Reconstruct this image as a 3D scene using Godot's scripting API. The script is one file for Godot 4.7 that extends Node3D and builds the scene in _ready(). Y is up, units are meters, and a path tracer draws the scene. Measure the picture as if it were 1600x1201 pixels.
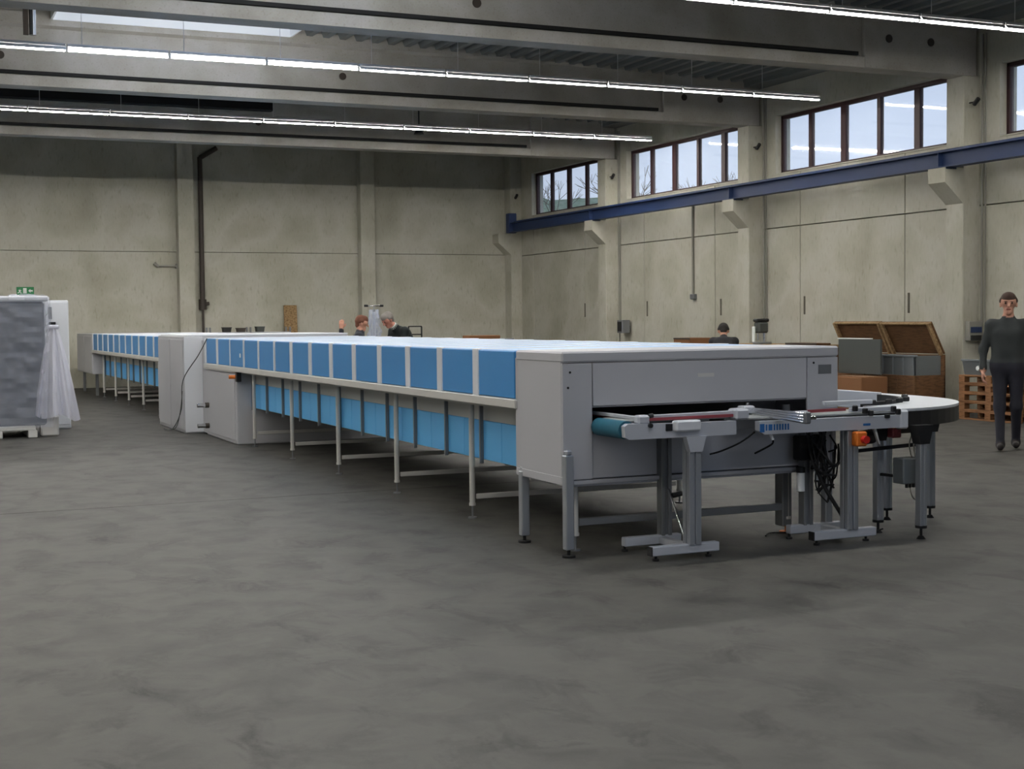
extends Node3D
# A factory hall with a long blue and grey tunnel machine. y up, metres; the right wall and the machine run along -z, roof beams and lamp rows along x.

# ---------------------------------------------------------------- shape builder
class Shape:
	var v := PackedVector3Array()
	var n := PackedVector3Array()
	var c := PackedColorArray()
	var tint := Color.WHITE
	func tri(a: Vector3, b: Vector3, d: Vector3, na: Vector3, nb: Vector3, nd: Vector3) -> void:
		var g := (b - a).cross(d - a)
		if g.dot(na + nb + nd) > 0.0:
			var t := b; b = d; d = t
			var tn := nb; nb = nd; nd = tn
		v.append(a); v.append(b); v.append(d)
		n.append(na); n.append(nb); n.append(nd)
		c.append(tint); c.append(tint); c.append(tint)
	func quad(a: Vector3, b: Vector3, d: Vector3, e: Vector3, out: Vector3) -> void:
		var m := (b - a).cross(d - a)
		if m.length_squared() < 1e-14:
			m = (d - a).cross(e - a)
		m = m.normalized()
		if m.dot(out) < 0.0: m = -m
		tri(a, b, d, m, m, m)
		tri(a, d, e, m, m, m)
	# a box with its twelve edges cut by `bevel`
	func cbox(at: Vector3, size: Vector3, bevel := 0.0, basis := Basis()) -> void:
		var h := size * 0.5
		bevel = minf(bevel, minf(h.x, minf(h.y, h.z)) * 0.6)
		for axis in 3:
			var u := (axis + 1) % 3
			var w := (axis + 2) % 3
			for s in [-1.0, 1.0]:
				var p: Array[Vector3] = []
				for k in [[-1.0, -1.0], [1.0, -1.0], [1.0, 1.0], [-1.0, 1.0]]:
					var q := Vector3()
					q[axis] = s * h[axis]
					q[u] = k[0] * (h[u] - bevel)
					q[w] = k[1] * (h[w] - bevel)
					p.append(at + basis * q)
				var o := Vector3()
				o[axis] = s
				quad(p[0], p[1], p[2], p[3], basis * o)
		if bevel <= 0.0: return
		for axis in 3:
			var u := (axis + 1) % 3
			var w := (axis + 2) % 3
			for su in [-1.0, 1.0]:
				for sw in [-1.0, 1.0]:
					var p: Array[Vector3] = []
					for k in [[-1.0, 0.0], [1.0, 0.0], [1.0, 1.0], [-1.0, 1.0]]:
						var q := Vector3()
						q[axis] = k[0] * (h[axis] - bevel)
						q[u] = su * (h[u] - bevel * k[1])
						q[w] = sw * (h[w] - bevel * (1.0 - k[1]))
						p.append(at + basis * q)
					var o := Vector3()
					o[u] = su; o[w] = sw
					quad(p[0], p[1], p[2], p[3], basis * o)
		for sx in [-1.0, 1.0]:
			for sy in [-1.0, 1.0]:
				for sz in [-1.0, 1.0]:
					var s := Vector3(sx, sy, sz)
					var e := h - Vector3.ONE * bevel
					var m := (basis * s).normalized()
					tri(at + basis * (s * Vector3(h.x, e.y, e.z)), at + basis * (s * Vector3(e.x, h.y, e.z)), at + basis * (s * Vector3(e.x, e.y, h.z)), m, m, m)
	func span(lo: Vector3, hi: Vector3, bevel := 0.0) -> void:
		cbox((lo + hi) * 0.5, (hi - lo).abs(), bevel)
	# a bar of section w x h from a to b
	func bar(a: Vector3, b: Vector3, w: float, h: float, bevel := 0.0) -> void:
		var d := (b - a)
		var z := d.normalized()
		var up := Vector3.UP if absf(z.y) < 0.95 else Vector3.RIGHT
		var x := up.cross(z).normalized()
		cbox((a + b) * 0.5, Vector3(w, h, d.length()), bevel, Basis(x, z.cross(x), z))
	func cyl(a: Vector3, b: Vector3, ra: float, seg := 12, rb := -1.0, caps := true) -> void:
		if rb < 0.0: rb = ra
		var z := (b - a).normalized()
		var up := Vector3.UP if absf(z.y) < 0.95 else Vector3.RIGHT
		var x := up.cross(z).normalized()
		var y := z.cross(x)
		for i in seg:
			var t0 := TAU * i / seg
			var t1 := TAU * (i + 1) / seg
			var d0 := x * cos(t0) + y * sin(t0)
			var d1 := x * cos(t1) + y * sin(t1)
			tri(a + d0 * ra, a + d1 * ra, b + d1 * rb, d0, d1, d1)
			tri(a + d0 * ra, b + d1 * rb, b + d0 * rb, d0, d1, d0)
			if caps:
				if ra > 0.0: tri(a, a + d0 * ra, a + d1 * ra, -z, -z, -z)
				if rb > 0.0: tri(b, b + d0 * rb, b + d1 * rb, z, z, z)
	func hose(p: Array, r: float, seg := 6, steps := 5) -> void:
		var q: Array[Vector3] = []
		for i in p.size() - 1:
			var p0: Vector3 = p[maxi(i - 1, 0)]
			var p1: Vector3 = p[i]
			var p2: Vector3 = p[i + 1]
			var p3: Vector3 = p[mini(i + 2, p.size() - 1)]
			for k in steps:
				q.append(p1.cubic_interpolate(p2, p0, p3, float(k) / steps))
		q.append(p[-1])
		for i in q.size() - 1:
			if q[i].distance_to(q[i + 1]) > 1e-4:
				cyl(q[i], q[i + 1], r, seg, r, i == 0 or i == q.size() - 2)
	# outline in the plane (U, W) at o, pushed along `push`
	func prism(poly: PackedVector2Array, o: Vector3, U: Vector3, W: Vector3, push: Vector3) -> void:
		var idx := Geometry2D.triangulate_polygon(poly)
		var nn := push.normalized()
		for i in range(0, idx.size(), 3):
			var a := o + U * poly[idx[i]].x + W * poly[idx[i]].y
			var b := o + U * poly[idx[i + 1]].x + W * poly[idx[i + 1]].y
			var d := o + U * poly[idx[i + 2]].x + W * poly[idx[i + 2]].y
			tri(a, b, d, -nn, -nn, -nn)
			tri(a + push, b + push, d + push, nn, nn, nn)
		var ccw := not Geometry2D.is_polygon_clockwise(poly)
		for i in poly.size():
			var p := poly[i]
			var q := poly[(i + 1) % poly.size()]
			var e := q - p
			var o2 := Vector2(e.y, -e.x) if ccw else Vector2(-e.y, e.x)
			var a := o + U * p.x + W * p.y
			var b := o + U * q.x + W * q.y
			quad(a, b, b + push, a + push, U * o2.x + W * o2.y)
	func mesh() -> ArrayMesh:
		var arr := []
		arr.resize(Mesh.ARRAY_MAX)
		arr[Mesh.ARRAY_VERTEX] = v
		arr[Mesh.ARRAY_NORMAL] = n
		arr[Mesh.ARRAY_COLOR] = c
		var m := ArrayMesh.new()
		m.add_surface_from_arrays(Mesh.PRIMITIVE_TRIANGLES, arr)
		return m
	# tapered capsules [a, b, ra, rb, colour] joined by a smooth minimum and meshed as surface nets
	func blend(bones: Array, cell: float, k: float) -> void:
		var lo := Vector3.ONE * 1e9
		var hi := Vector3.ONE * -1e9
		for b in bones:
			var r: float = maxf(b[2], b[3]) + cell * 2.0
			for j in 2:
				var p: Vector3 = b[j]
				lo = lo.min(p - Vector3.ONE * r)
				hi = hi.max(p + Vector3.ONE * r)
		var nx := int((hi.x - lo.x) / cell) + 2
		var ny := int((hi.y - lo.y) / cell) + 2
		var nz := int((hi.z - lo.z) / cell) + 2
		var f := PackedFloat32Array()
		f.resize(nx * ny * nz)
		f.fill(1.0)
		var near := PackedFloat32Array()
		near.resize(f.size())
		near.fill(1.0)
		var who := PackedByteArray()
		who.resize(f.size())
		for bi in bones.size():
			var b: Array = bones[bi]
			var a: Vector3 = b[0]
			var ab: Vector3 = b[1] - b[0]
			var ra: float = b[2]
			var dr: float = b[3] - b[2]
			var len2 := maxf(ab.length_squared(), 1e-9)
			var reach := maxf(b[2], b[3]) + k + cell * 2.0
			var l: Vector3 = ((b[0] as Vector3).min(b[1]) - Vector3.ONE * reach - lo) / cell
			var h: Vector3 = ((b[0] as Vector3).max(b[1]) + Vector3.ONE * reach - lo) / cell
			for z in range(maxi(0, int(l.z)), mini(nz, int(h.z) + 1)):
				for y in range(maxi(0, int(l.y)), mini(ny, int(h.y) + 1)):
					var row := (z * ny + y) * nx
					for x in range(maxi(0, int(l.x)), mini(nx, int(h.x) + 1)):
						var p := lo + Vector3(x, y, z) * cell - a
						var t := clampf(p.dot(ab) / len2, 0.0, 1.0)
						var d := (p - ab * t).length() - ra - dr * t
						var i := row + x
						if d < near[i]:
							near[i] = d
							who[i] = bi
						var o := f[i]
						var m := k - absf(o - d)
						f[i] = minf(o, d) - (m * m * 0.25 / k if m > 0.0 else 0.0)
		var at := PackedInt32Array()
		at.resize(f.size())
		at.fill(-1)
		var pv := PackedVector3Array()
		var pc := PackedColorArray()
		var sx := 1
		var sy := nx
		var sz := nx * ny
		for z in nz - 1:
			for y in ny - 1:
				var row := (z * ny + y) * nx
				for x in nx - 1:
					var i := row + x
					var q := [f[i], f[i + sx], f[i + sy], f[i + sx + sy], f[i + sz], f[i + sx + sz], f[i + sy + sz], f[i + sx + sy + sz]]
					var inside := 0
					for e in 8:
						if q[e] < 0.0: inside += 1
					if inside == 0 or inside == 8: continue
					var s := Vector3()
					var cnt := 0
					for e in 8:
						for bit in [1, 2, 4]:
							var g: int = e | bit
							if g != e and (q[e] < 0.0) != (q[g] < 0.0):
								var t: float = q[e] / (q[e] - q[g])
								var pe := Vector3(e & 1, (e >> 1) & 1, (e >> 2) & 1)
								var pg := Vector3(g & 1, (g >> 1) & 1, (g >> 2) & 1)
								s += pe.lerp(pg, t)
								cnt += 1
					at[i] = pv.size()
					pv.append(lo + (Vector3(x, y, z) + s / cnt) * cell)
					pc.append(bones[who[i]][4])
		var pn := PackedVector3Array()
		pn.resize(pv.size())
		var quads: Array = []
		for z in range(1, nz - 1):
			for y in range(1, ny - 1):
				var row := (z * ny + y) * nx
				for x in range(1, nx - 1):
					var i := row + x
					var neg := f[i] < 0.0
					for ax in 3:
						var st := sx if ax == 0 else sy if ax == 1 else sz
						if neg == (f[i + st] < 0.0): continue
						var s1 := sy if ax == 0 else sz if ax == 1 else sx
						var s2 := sz if ax == 0 else sx if ax == 1 else sy
						var a := at[i]
						var b := at[i - s1]
						var d := at[i - s1 - s2]
						var e := at[i - s2]
						if a < 0 or b < 0 or d < 0 or e < 0: continue
						if not neg:
							var t := b; b = e; e = t
						var m := (pv[d] - pv[a]).cross(pv[e] - pv[b])
						var o := Vector3.ZERO
						o[ax] = 1.0 if neg else -1.0
						if m.dot(o) < 0.0: m = -m
						pn[a] += m; pn[b] += m; pn[d] += m; pn[e] += m
						quads.append([a, b, d, e])
		for q in quads:
			for t in [[0, 1, 2], [0, 2, 3]]:
				var a: int = q[t[0]]
				var b: int = q[t[1]]
				var d: int = q[t[2]]
				var g := (pv[b] - pv[a]).cross(pv[d] - pv[a])
				if g.dot(pn[a] + pn[b] + pn[d]) > 0.0:
					var w := b; b = d; d = w
				for e in [a, b, d]:
					v.append(pv[e]); n.append(pn[e].normalized()); c.append(pc[e])

# ---------------------------------------------------------------- helpers
var M := {}
var names := {}

func mat(key: String, srgb: Color, rough := 0.7, metal := 0.0, spec := 0.5) -> StandardMaterial3D:
	var m := StandardMaterial3D.new()
	m.resource_name = key
	m.albedo_color = srgb
	m.roughness = rough
	m.metallic = metal
	m.metallic_specular = spec
	M[key] = m
	return m

func rgb(r: float, g: float, b: float) -> Color:
	return Color(r / 255.0, g / 255.0, b / 255.0)

func noise_tex(sd: int, freq: float, ramp: Array, size := 512, oct := 5, kind := FastNoiseLite.TYPE_SIMPLEX_SMOOTH, warp := 0.0) -> NoiseTexture2D:
	var f := FastNoiseLite.new()
	f.seed = sd
	f.noise_type = kind
	f.frequency = freq
	f.fractal_octaves = oct
	if warp > 0.0:
		f.domain_warp_enabled = true
		f.domain_warp_amplitude = warp
		f.domain_warp_frequency = freq
	var t := NoiseTexture2D.new()
	t.width = size
	t.height = size
	t.seamless = true
	t.noise = f
	var g := Gradient.new()
	g.offsets = PackedFloat32Array(ramp.map(func(e): return e[0]))
	g.colors = PackedColorArray(ramp.map(func(e): return e[1]))
	t.color_ramp = g
	return t

func grain(m: StandardMaterial3D, tex: Texture2D, scale: Vector3, tex2: Texture2D = null, scale2 := Vector3.ONE) -> void:
	m.albedo_texture = tex
	m.uv1_triplanar = true
	m.uv1_world_triplanar = true
	m.uv1_scale = scale
	if tex2:
		m.detail_enabled = true
		m.detail_blend_mode = BaseMaterial3D.BLEND_MODE_MUL
		m.detail_uv_layer = BaseMaterial3D.DETAIL_UV_2
		m.detail_albedo = tex2
		m.uv2_triplanar = true
		m.uv2_world_triplanar = true
		m.uv2_scale = scale2

func numbered(called: String) -> String:
	var k: int = names.get(called, -1) + 1
	names[called] = k
	return called if k == 0 else "%s_%03d" % [called, k]

func put(called: String, s, material: Material, parent: Node = null) -> MeshInstance3D:
	var o := MeshInstance3D.new()
	o.mesh = s.mesh() if s is Shape else s
	o.material_override = material
	o.name = numbered(called) if parent == null else called
	(self if parent == null else parent).add_child(o, true)
	return o

func tag(o: Node, label: String, category := "", group := "", kind := "") -> Node:
	if label: o.set_meta("label", label)
	if category: o.set_meta("category", category)
	if group: o.set_meta("group", group)
	if kind: o.set_meta("kind", kind)
	return o

func thing(called: String, label: String, category: String, at := Vector3.ZERO, group := "") -> Node3D:
	var o := Node3D.new()
	o.name = numbered(called)
	add_child(o)
	o.position = at
	tag(o, label, category, group)
	return o

func setting(called: String) -> Node3D:
	var o := Node3D.new()
	o.name = called
	add_child(o)
	o.set_meta("kind", "structure")
	return o

func box_mesh(size: Vector3, bevel := 0.0) -> ArrayMesh:
	var s := Shape.new()
	s.cbox(Vector3.ZERO, size, bevel)
	return s.mesh()

func piece(called: String, m: Mesh, at: Vector3, material: Material, parent: Node, basis := Basis()) -> MeshInstance3D:
	var o := put(called, m, material, parent)
	o.transform = Transform3D(basis, at)
	return o

func spanned(called: String, lo: Vector3, hi: Vector3, material: Material, parent: Node, bevel := 0.0) -> MeshInstance3D:
	var s := Shape.new()
	s.span(lo, hi, bevel)
	return put(called, s, material, parent)

# ---------------------------------------------------------------- scene
const XW := 15.72      # inner face of the right wall
const ZB := -34.9      # inner face of the back wall
const XL := -13.0      # inner face of the left wall
const ZF := 9.0        # inner face of the wall behind the camera
const COLZ := [0.7, -5.25, -11.2, -17.15, -23.1, -29.05]   # near faces of the columns along the right wall

func deck_y(x: float) -> float:
	return 6.64 - 0.032 * absf(x - 0.5)

func _ready() -> void:
	camera_and_light()
	materials()
	floor_and_ground()
	wall_right()
	wall_back_and_rest()
	roof()
	crane()
	lamps()
	machine()
	exit_conveyor()
	transfer_conveyor()
	curve_conveyor()
	wrapped_goods()
	right_side_goods()
	back_side_goods()
	people()
	outdoors()

func camera_and_light() -> void:
	var cam := Camera3D.new()
	cam.name = "camera"
	cam.fov = 30.748
	cam.far = 2000.0
	add_child(cam)
	cam.transform = Transform3D(Basis(Vector3.UP, -0.419667) * Basis(Vector3.RIGHT, -0.0467519) * Basis(Vector3.BACK, -0.0107757), Vector3(0, 1.55, 0))
	cam.current = true
	var env := Environment.new()
	var sm := ProceduralSkyMaterial.new()
	sm.sky_top_color = Color(0.70, 0.80, 0.95)
	sm.sky_horizon_color = Color(0.83, 0.88, 0.96)
	sm.sky_curve = 0.25
	sm.ground_bottom_color = Color(0.55, 0.56, 0.56)
	sm.ground_horizon_color = Color(0.75, 0.78, 0.80)
	sm.sky_energy_multiplier = 1.0
	env.background_mode = Environment.BG_SKY
	env.sky = Sky.new()
	env.sky.sky_material = sm
	env.background_energy_multiplier = SKY
	env.tonemap_mode = Environment.TONE_MAPPER_LINEAR
	env.tonemap_exposure = EXPOSURE
	env.sdfgi_enabled = true
	env.ssao_enabled = true
	env.ssil_enabled = true
	var we := WorldEnvironment.new()
	we.name = "world_environment"
	we.environment = env
	add_child(we)

const SKY := 1.24
const EXPOSURE := 1.0
const TUBE_GLOW := 100.0      # bare tubes
const FAR_GLOW := 215.0      # the stronger tubes of the far row
const TUBE_LIGHT := 0.25     # the light each batten throws down

func materials() -> void:
	var w := Color.WHITE
	var blot := noise_tex(3, 0.006, [[0.0, Color(0.86, 0.85, 0.82)], [0.45, Color(0.96, 0.96, 0.94)], [0.62, w], [1.0, Color(0.92, 0.91, 0.88)]], 512, 5, FastNoiseLite.TYPE_SIMPLEX_SMOOTH, 30.0)
	var speck := noise_tex(8, 0.05, [[0.0, Color(0.87, 0.86, 0.835)], [0.2, Color(0.962, 0.958, 0.945)], [0.42, w], [1.0, Color(0.97, 0.965, 0.955)]], 512, 5, FastNoiseLite.TYPE_SIMPLEX_SMOOTH)
	grain(mat("wall_paint", rgb(190, 188, 177), 0.85), blot, Vector3.ONE * 0.13, speck, Vector3(0.35, 0.12, 0.35))
	grain(mat("wall_seal", rgb(92, 88, 78), 0.9), speck, Vector3.ONE * 0.5)
	grain(mat("beam_concrete", rgb(176, 173, 169), 0.85), blot, Vector3.ONE * 0.2, speck, Vector3.ONE * 0.6)
	var fl := noise_tex(21, 0.007, [[0.0, Color(0.80, 0.80, 0.79)], [0.35, Color(0.91, 0.905, 0.895)], [0.55, Color(0.98, 0.975, 0.96)], [0.75, Color(0.94, 0.935, 0.925)], [1.0, Color(0.84, 0.835, 0.83)]], 1024, 6, FastNoiseLite.TYPE_SIMPLEX_SMOOTH, 60.0)
	var scuff := noise_tex(34, 0.012, [[0.0, Color(0.60, 0.60, 0.60)], [0.2, Color(0.84, 0.84, 0.84)], [0.4, Color(0.95, 0.95, 0.95)], [0.6, w], [1.0, Color(1.0, 1.0, 0.99)]], 1024, 6, FastNoiseLite.TYPE_SIMPLEX_SMOOTH, 90.0)
	var mf := mat("floor_concrete", rgb(84, 83, 80), 0.6, 0.0, 0.28)
	grain(mf, fl, Vector3(0.21, 0.21, 0.21), scuff, Vector3(0.17, 0.2, 0.12))
	mat("joint_filler", rgb(52, 50, 47), 0.9)
	mat("machine_grey", rgb(186, 186, 190), 0.5, 0.0, 0.4)
	mat("machine_white", rgb(226, 228, 232), 0.38)
	mat("machine_trim", rgb(205, 203, 198), 0.5)
	mat("blue_panel", rgb(62, 140, 204), 0.42)
	mat("blue_skirt", rgb(98, 184, 244), 0.5)
	mat("aluminium", rgb(176, 180, 186), 0.38, 0.65)
	mat("dull_steel", rgb(128, 130, 133), 0.5, 0.5)
	mat("chrome", rgb(225, 226, 228), 0.14, 1.0)
	mat("light_metal", rgb(196, 199, 206), 0.45, 0.15)
	mat("dark_gap", rgb(26, 26, 28), 0.9)
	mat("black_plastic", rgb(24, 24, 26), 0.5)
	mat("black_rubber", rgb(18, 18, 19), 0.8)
	mat("teal_belt", rgb(26, 92, 112), 0.55)
	mat("belt_grey", rgb(150, 152, 150), 0.7)
	mat("red_strip", rgb(148, 66, 72), 0.5)
	mat("signal_orange", rgb(226, 120, 36), 0.5)
	mat("signal_yellow", rgb(222, 176, 40), 0.5)
	mat("signal_red", rgb(200, 40, 32), 0.45)
	mat("logo_blue", rgb(40, 104, 168), 0.5)
	mat("crane_blue", rgb(26, 46, 84), 0.6)
	mat("window_frame", rgb(50, 24, 27), 0.6)
	var gl := mat("window_glass", Color(0.92, 0.95, 0.98, 0.10), 0.04)
	gl.transparency = BaseMaterial3D.TRANSPARENCY_ALPHA
	mat("deck_steel", rgb(120, 124, 124), 0.55, 0.3)
	mat("roof_felt", rgb(40, 40, 42), 0.95)
	mat("kerb_white", rgb(236, 238, 240), 0.6)
	mat("lamp_housing", rgb(214, 214, 216), 0.5)
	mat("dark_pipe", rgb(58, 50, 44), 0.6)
	mat("conduit_grey", rgb(140, 138, 130), 0.6)
	var tb := mat("lamp_tube", rgb(250, 250, 250), 0.4)
	tb.emission_enabled = true
	tb.emission = Color(1.0, 0.985, 0.955)
	tb.emission_energy_multiplier = TUBE_GLOW
	var tf := mat("lamp_tube_strong", rgb(250, 250, 250), 0.4)
	tf.emission_enabled = true
	tf.emission = Color(1.0, 0.985, 0.955)
	tf.emission_energy_multiplier = FAR_GLOW
	var wood := noise_tex(55, 0.02, [[0.0, Color(0.62, 0.56, 0.5)], [0.5, Color(0.9, 0.87, 0.84)], [1.0, w]], 512, 5)
	grain(mat("pallet_wood", rgb(150, 108, 70), 0.8), wood, Vector3(0.5, 6.0, 0.5))
	grain(mat("crate_wood", rgb(112, 80, 48), 0.8), wood, Vector3(0.6, 2.5, 0.4))
	grain(mat("chip_board", rgb(168, 142, 104), 0.85), wood, Vector3(1.5, 1.5, 1.5))
	mat("cardboard", rgb(124, 84, 52), 0.9)
	mat("zinc", rgb(128, 134, 138), 0.45, 0.5)
	mat("dark_sheet", rgb(66, 70, 68), 0.6)
	mat("wrapped_body", rgb(54, 62, 70), 0.5)
	var film := mat("stretch_film", Color(0.84, 0.86, 0.92, 0.16), 0.27, 0.0, 0.9)
	film.transparency = BaseMaterial3D.TRANSPARENCY_ALPHA
	var dr := mat("plastic_sheet", Color(0.88, 0.88, 0.93, 0.72), 0.35, 0.0, 0.6)
	dr.transparency = BaseMaterial3D.TRANSPARENCY_ALPHA
	mat("sign_green", rgb(24, 128, 72), 0.5)
	mat("sign_white", rgb(236, 240, 236), 0.5)
	var sk2 := mat("person_skin_and_clothes", Color.WHITE, 0.85)
	sk2.vertex_color_use_as_albedo = true
	mat("roof_blue", rgb(150, 190, 232), 0.3)
	var pc := mat("plastic_clear", Color(0.80, 0.83, 0.90, 0.34), 0.26, 0.0, 0.8)
	pc.transparency = BaseMaterial3D.TRANSPARENCY_ALPHA
	mat("yard", rgb(138, 138, 130), 0.95)
	var fields := noise_tex(91, 0.02, [[0.0, Color(0.60, 0.68, 0.56)], [0.4, Color(0.84, 0.9, 0.8)], [0.6, w], [1.0, Color(0.95, 0.9, 0.84)]], 512, 6)
	grain(mat("hill", rgb(140, 150, 128), 0.95), fields, Vector3.ONE * 0.02)
	mat("house_wall", rgb(216, 206, 192), 0.9)
	mat("house_roof", rgb(158, 88, 72), 0.9)
	mat("bark", rgb(104, 94, 82), 0.95)
	mat("hair_brown", rgb(62, 44, 34), 0.8)
	mat("hair_grey", rgb(128, 122, 116), 0.8)
	mat("hair_ginger", rgb(104, 62, 44), 0.8)
	mat("hair_dark", rgb(34, 30, 28), 0.8)

# ---------------------------------------------------------------- the setting
func floor_and_ground() -> void:
	var fl := setting("floor")
	spanned("slab_bed", Vector3(XL - 0.4, -0.45, ZB - 0.4), Vector3(XW + 0.4, -0.03, ZF + 0.4), M.joint_filler, fl)
	var zs := [ZF, -0.2, -12.1, -18.0, -23.9, -29.8, ZB]
	var xs := [XL, -6.6, XW]
	for i in zs.size() - 1:
		for j in xs.size() - 1:
			var s := Shape.new()
			s.span(Vector3(xs[j] + 0.004, -0.25, zs[i + 1] + 0.005), Vector3(xs[j + 1] - 0.004, 0.0, zs[i] - 0.005), 0.004)
			put("slab", s, M.floor_concrete, fl)

func wall_right() -> void:
	var wr := setting("wall_right")
	var sill := 4.27
	var head := 5.40
	var low: float = ZB - 0.4
	spanned("backing", Vector3(XW + 0.1, -0.2, low), Vector3(XW + 0.34, sill - 0.02, ZF + 0.4), M.wall_seal, wr)
	spanned("lintel", Vector3(XW, head, low), Vector3(XW + 0.34, 7.3, ZF + 0.4), M.wall_paint, wr)
	# two tiers of precast panels with open joints, 2.97 m long
	var zs := []
	var z := -33.73
	while z < ZF:
		zs.append(z)
		z += 2.965
	zs.push_front(ZB)
	zs.append(ZF)
	for i in zs.size() - 1:
		for t in [[0.0, 3.25], [3.25, sill]]:
			var s := Shape.new()
			s.span(Vector3(XW, t[0] + (0.008 if t[0] > 0 else 0.0), zs[i] + 0.009), Vector3(XW + 0.12, t[1] - (0.009 if t[1] < 4 else 0.0), zs[i + 1] - 0.009), 0.006)
			put("panel", s, M.wall_paint, wr)
	for q in [-18.8, -21.73, -24.61, -27.67, -30.76]:      # short dark strips standing for stains at the joint bottoms
		spanned("stain_strip", Vector3(XW - 0.012, 1.58, q - 0.02), Vector3(XW + 0.02, 1.92, q + 0.025), M.wall_seal, wr, 0.004)
	# wall between the windows, windows, columns
	var n := 0
	for i in COLZ.size():
		var zc: float = COLZ[i]
		var ze: float = zc - 0.39
		var zw0: float = zc + 0.44            # the far jamb of the window on the near side of this column
		spanned("pier", Vector3(XW, sill, zc - 0.62), Vector3(XW + 0.34, head, zw0), M.wall_paint, wr)
		var col := spanned("column", Vector3(15.4, 0.0, ze), Vector3(XW + 0.02, 5.26, zc), M.wall_paint, wr, 0.012)
		var cb := Shape.new()
		cb.prism(PackedVector2Array([Vector2(15.42, 3.28), Vector2(15.40, 3.28), Vector2(15.04, 3.60), Vector2(15.04, 3.83), Vector2(15.42, 3.83)]), Vector3(0, 0, ze), Vector3.RIGHT, Vector3.UP, Vector3(0, 0, 0.39))
		put("corbel", cb, M.wall_paint, col)
		var cn := Shape.new()
		cn.cyl(Vector3(XW - 0.03, 0.9, zc + 0.1), Vector3(XW - 0.03, 5.9, zc + 0.1), 0.016, 8)
		cn.cyl(Vector3(XW - 0.03, 1.4, zc + 0.17), Vector3(XW - 0.03, 5.9, zc + 0.17), 0.012, 8)
		put("conduit", cn, M.conduit_grey, col)
		var hk := Shape.new()
		hk.cyl(Vector3(15.52, 4.84, zc), Vector3(15.52, 4.84, zc + 0.16), 0.012, 6)
		hk.cyl(Vector3(15.52, 4.80, zc + 0.1), Vector3(15.52, 4.88, zc + 0.2), 0.035, 8)
		put("cable_hook", hk, M.black_plastic, col)
	# corner column
	var cc := spanned("column", Vector3(15.4, 0.0, ZB), Vector3(XW + 0.02, 6.3, -34.5), M.wall_paint, wr, 0.012)
	var ck := Shape.new()
	ck.prism(PackedVector2Array([Vector2(15.42, 3.28), Vector2(15.40, 3.28), Vector2(15.04, 3.60), Vector2(15.04, 3.83), Vector2(15.42, 3.83)]), Vector3(0, 0, ZB), Vector3.RIGHT, Vector3.UP, Vector3(0, 0, 0.4))
	put("corbel", ck, M.wall_paint, cc)
	var hk0 := Shape.new()
	hk0.cyl(Vector3(15.55, 4.80, -34.5), Vector3(15.55, 4.88, -34.38), 0.035, 8)
	put("cable_hook", hk0, M.black_plastic, cc)
	spanned("pier", Vector3(XW, sill, low), Vector3(XW + 0.34, head, -33.82), M.wall_paint, wr)
	spanned("pier", Vector3(XW, sill, 1.1), Vector3(XW + 0.34, head, ZF + 0.4), M.wall_paint, wr)
	# the windows: one per bay, panes about a metre wide between dark red frames
	var bays := []
	for i in COLZ.size() - 1:
		bays.append([COLZ[i + 1] + 0.44, COLZ[i] - 0.62, 5])
	bays.append([-33.82, COLZ[5] - 0.62, 4])
	bays.reverse()
	for b in bays:
		n += 1
		var win := setting("window_%d" % n)
		var z0: float = b[0]
		var z1: float = b[1]
		var np: int = b[2]
		var x0 := XW + 0.13
		var fr := Shape.new()
		fr.span(Vector3(x0, head - 0.07, z0), Vector3(x0 + 0.09, head, z1), 0.006)
		fr.span(Vector3(x0, sill, z0), Vector3(x0 + 0.09, sill + 0.07, z1), 0.006)
		fr.span(Vector3(x0, sill, z0), Vector3(x0 + 0.09, head, z0 + 0.07), 0.006)
		fr.span(Vector3(x0, sill, z1 - 0.07), Vector3(x0 + 0.09, head, z1), 0.006)
		put("frame", fr, M.window_frame, win)
		for k in range(1, np):
			var zm := z0 + 0.92 + (k - 1) * 0.99
			var wd := 0.075 if k % 2 == 0 else 0.05
			spanned("mullion", Vector3(x0 + 0.005, sill + 0.06, zm - wd), Vector3(x0 + 0.085, head - 0.06, zm + wd), M.window_frame, win, 0.006)
		for k in np:
			var za := z0 + 0.05 if k == 0 else z0 + 0.92 + (k - 1) * 0.99
			var zb := z1 - 0.05 if k == np - 1 else z0 + 0.92 + k * 0.99
			spanned("pane", Vector3(x0 + 0.04, sill + 0.05, za), Vector3(x0 + 0.052, head - 0.05, zb), M.window_glass, win)
		spanned("window_sill", Vector3(XW - 0.015, sill - 0.005, z0), Vector3(x0, sill + 0.02, z1), M.wall_paint, win, 0.004)
	# a conduit with a switch between two columns
	var pc := thing("wall_conduit", "thin vertical grey conduit with a switch box on the cream wall under the five-pane windows", "conduit", Vector3(XW, 0, -25.66))
	var ps := Shape.new()
	ps.cyl(Vector3(-0.03, 2.02, 0), Vector3(-0.03, 4.2, 0), 0.024, 8)
	put("tube", ps, M.conduit_grey, pc)
	spanned("switch_box", Vector3(-0.08, 1.93, -0.05), Vector3(0, 2.04, 0.12), M.dull_steel, pc, 0.01)

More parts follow.
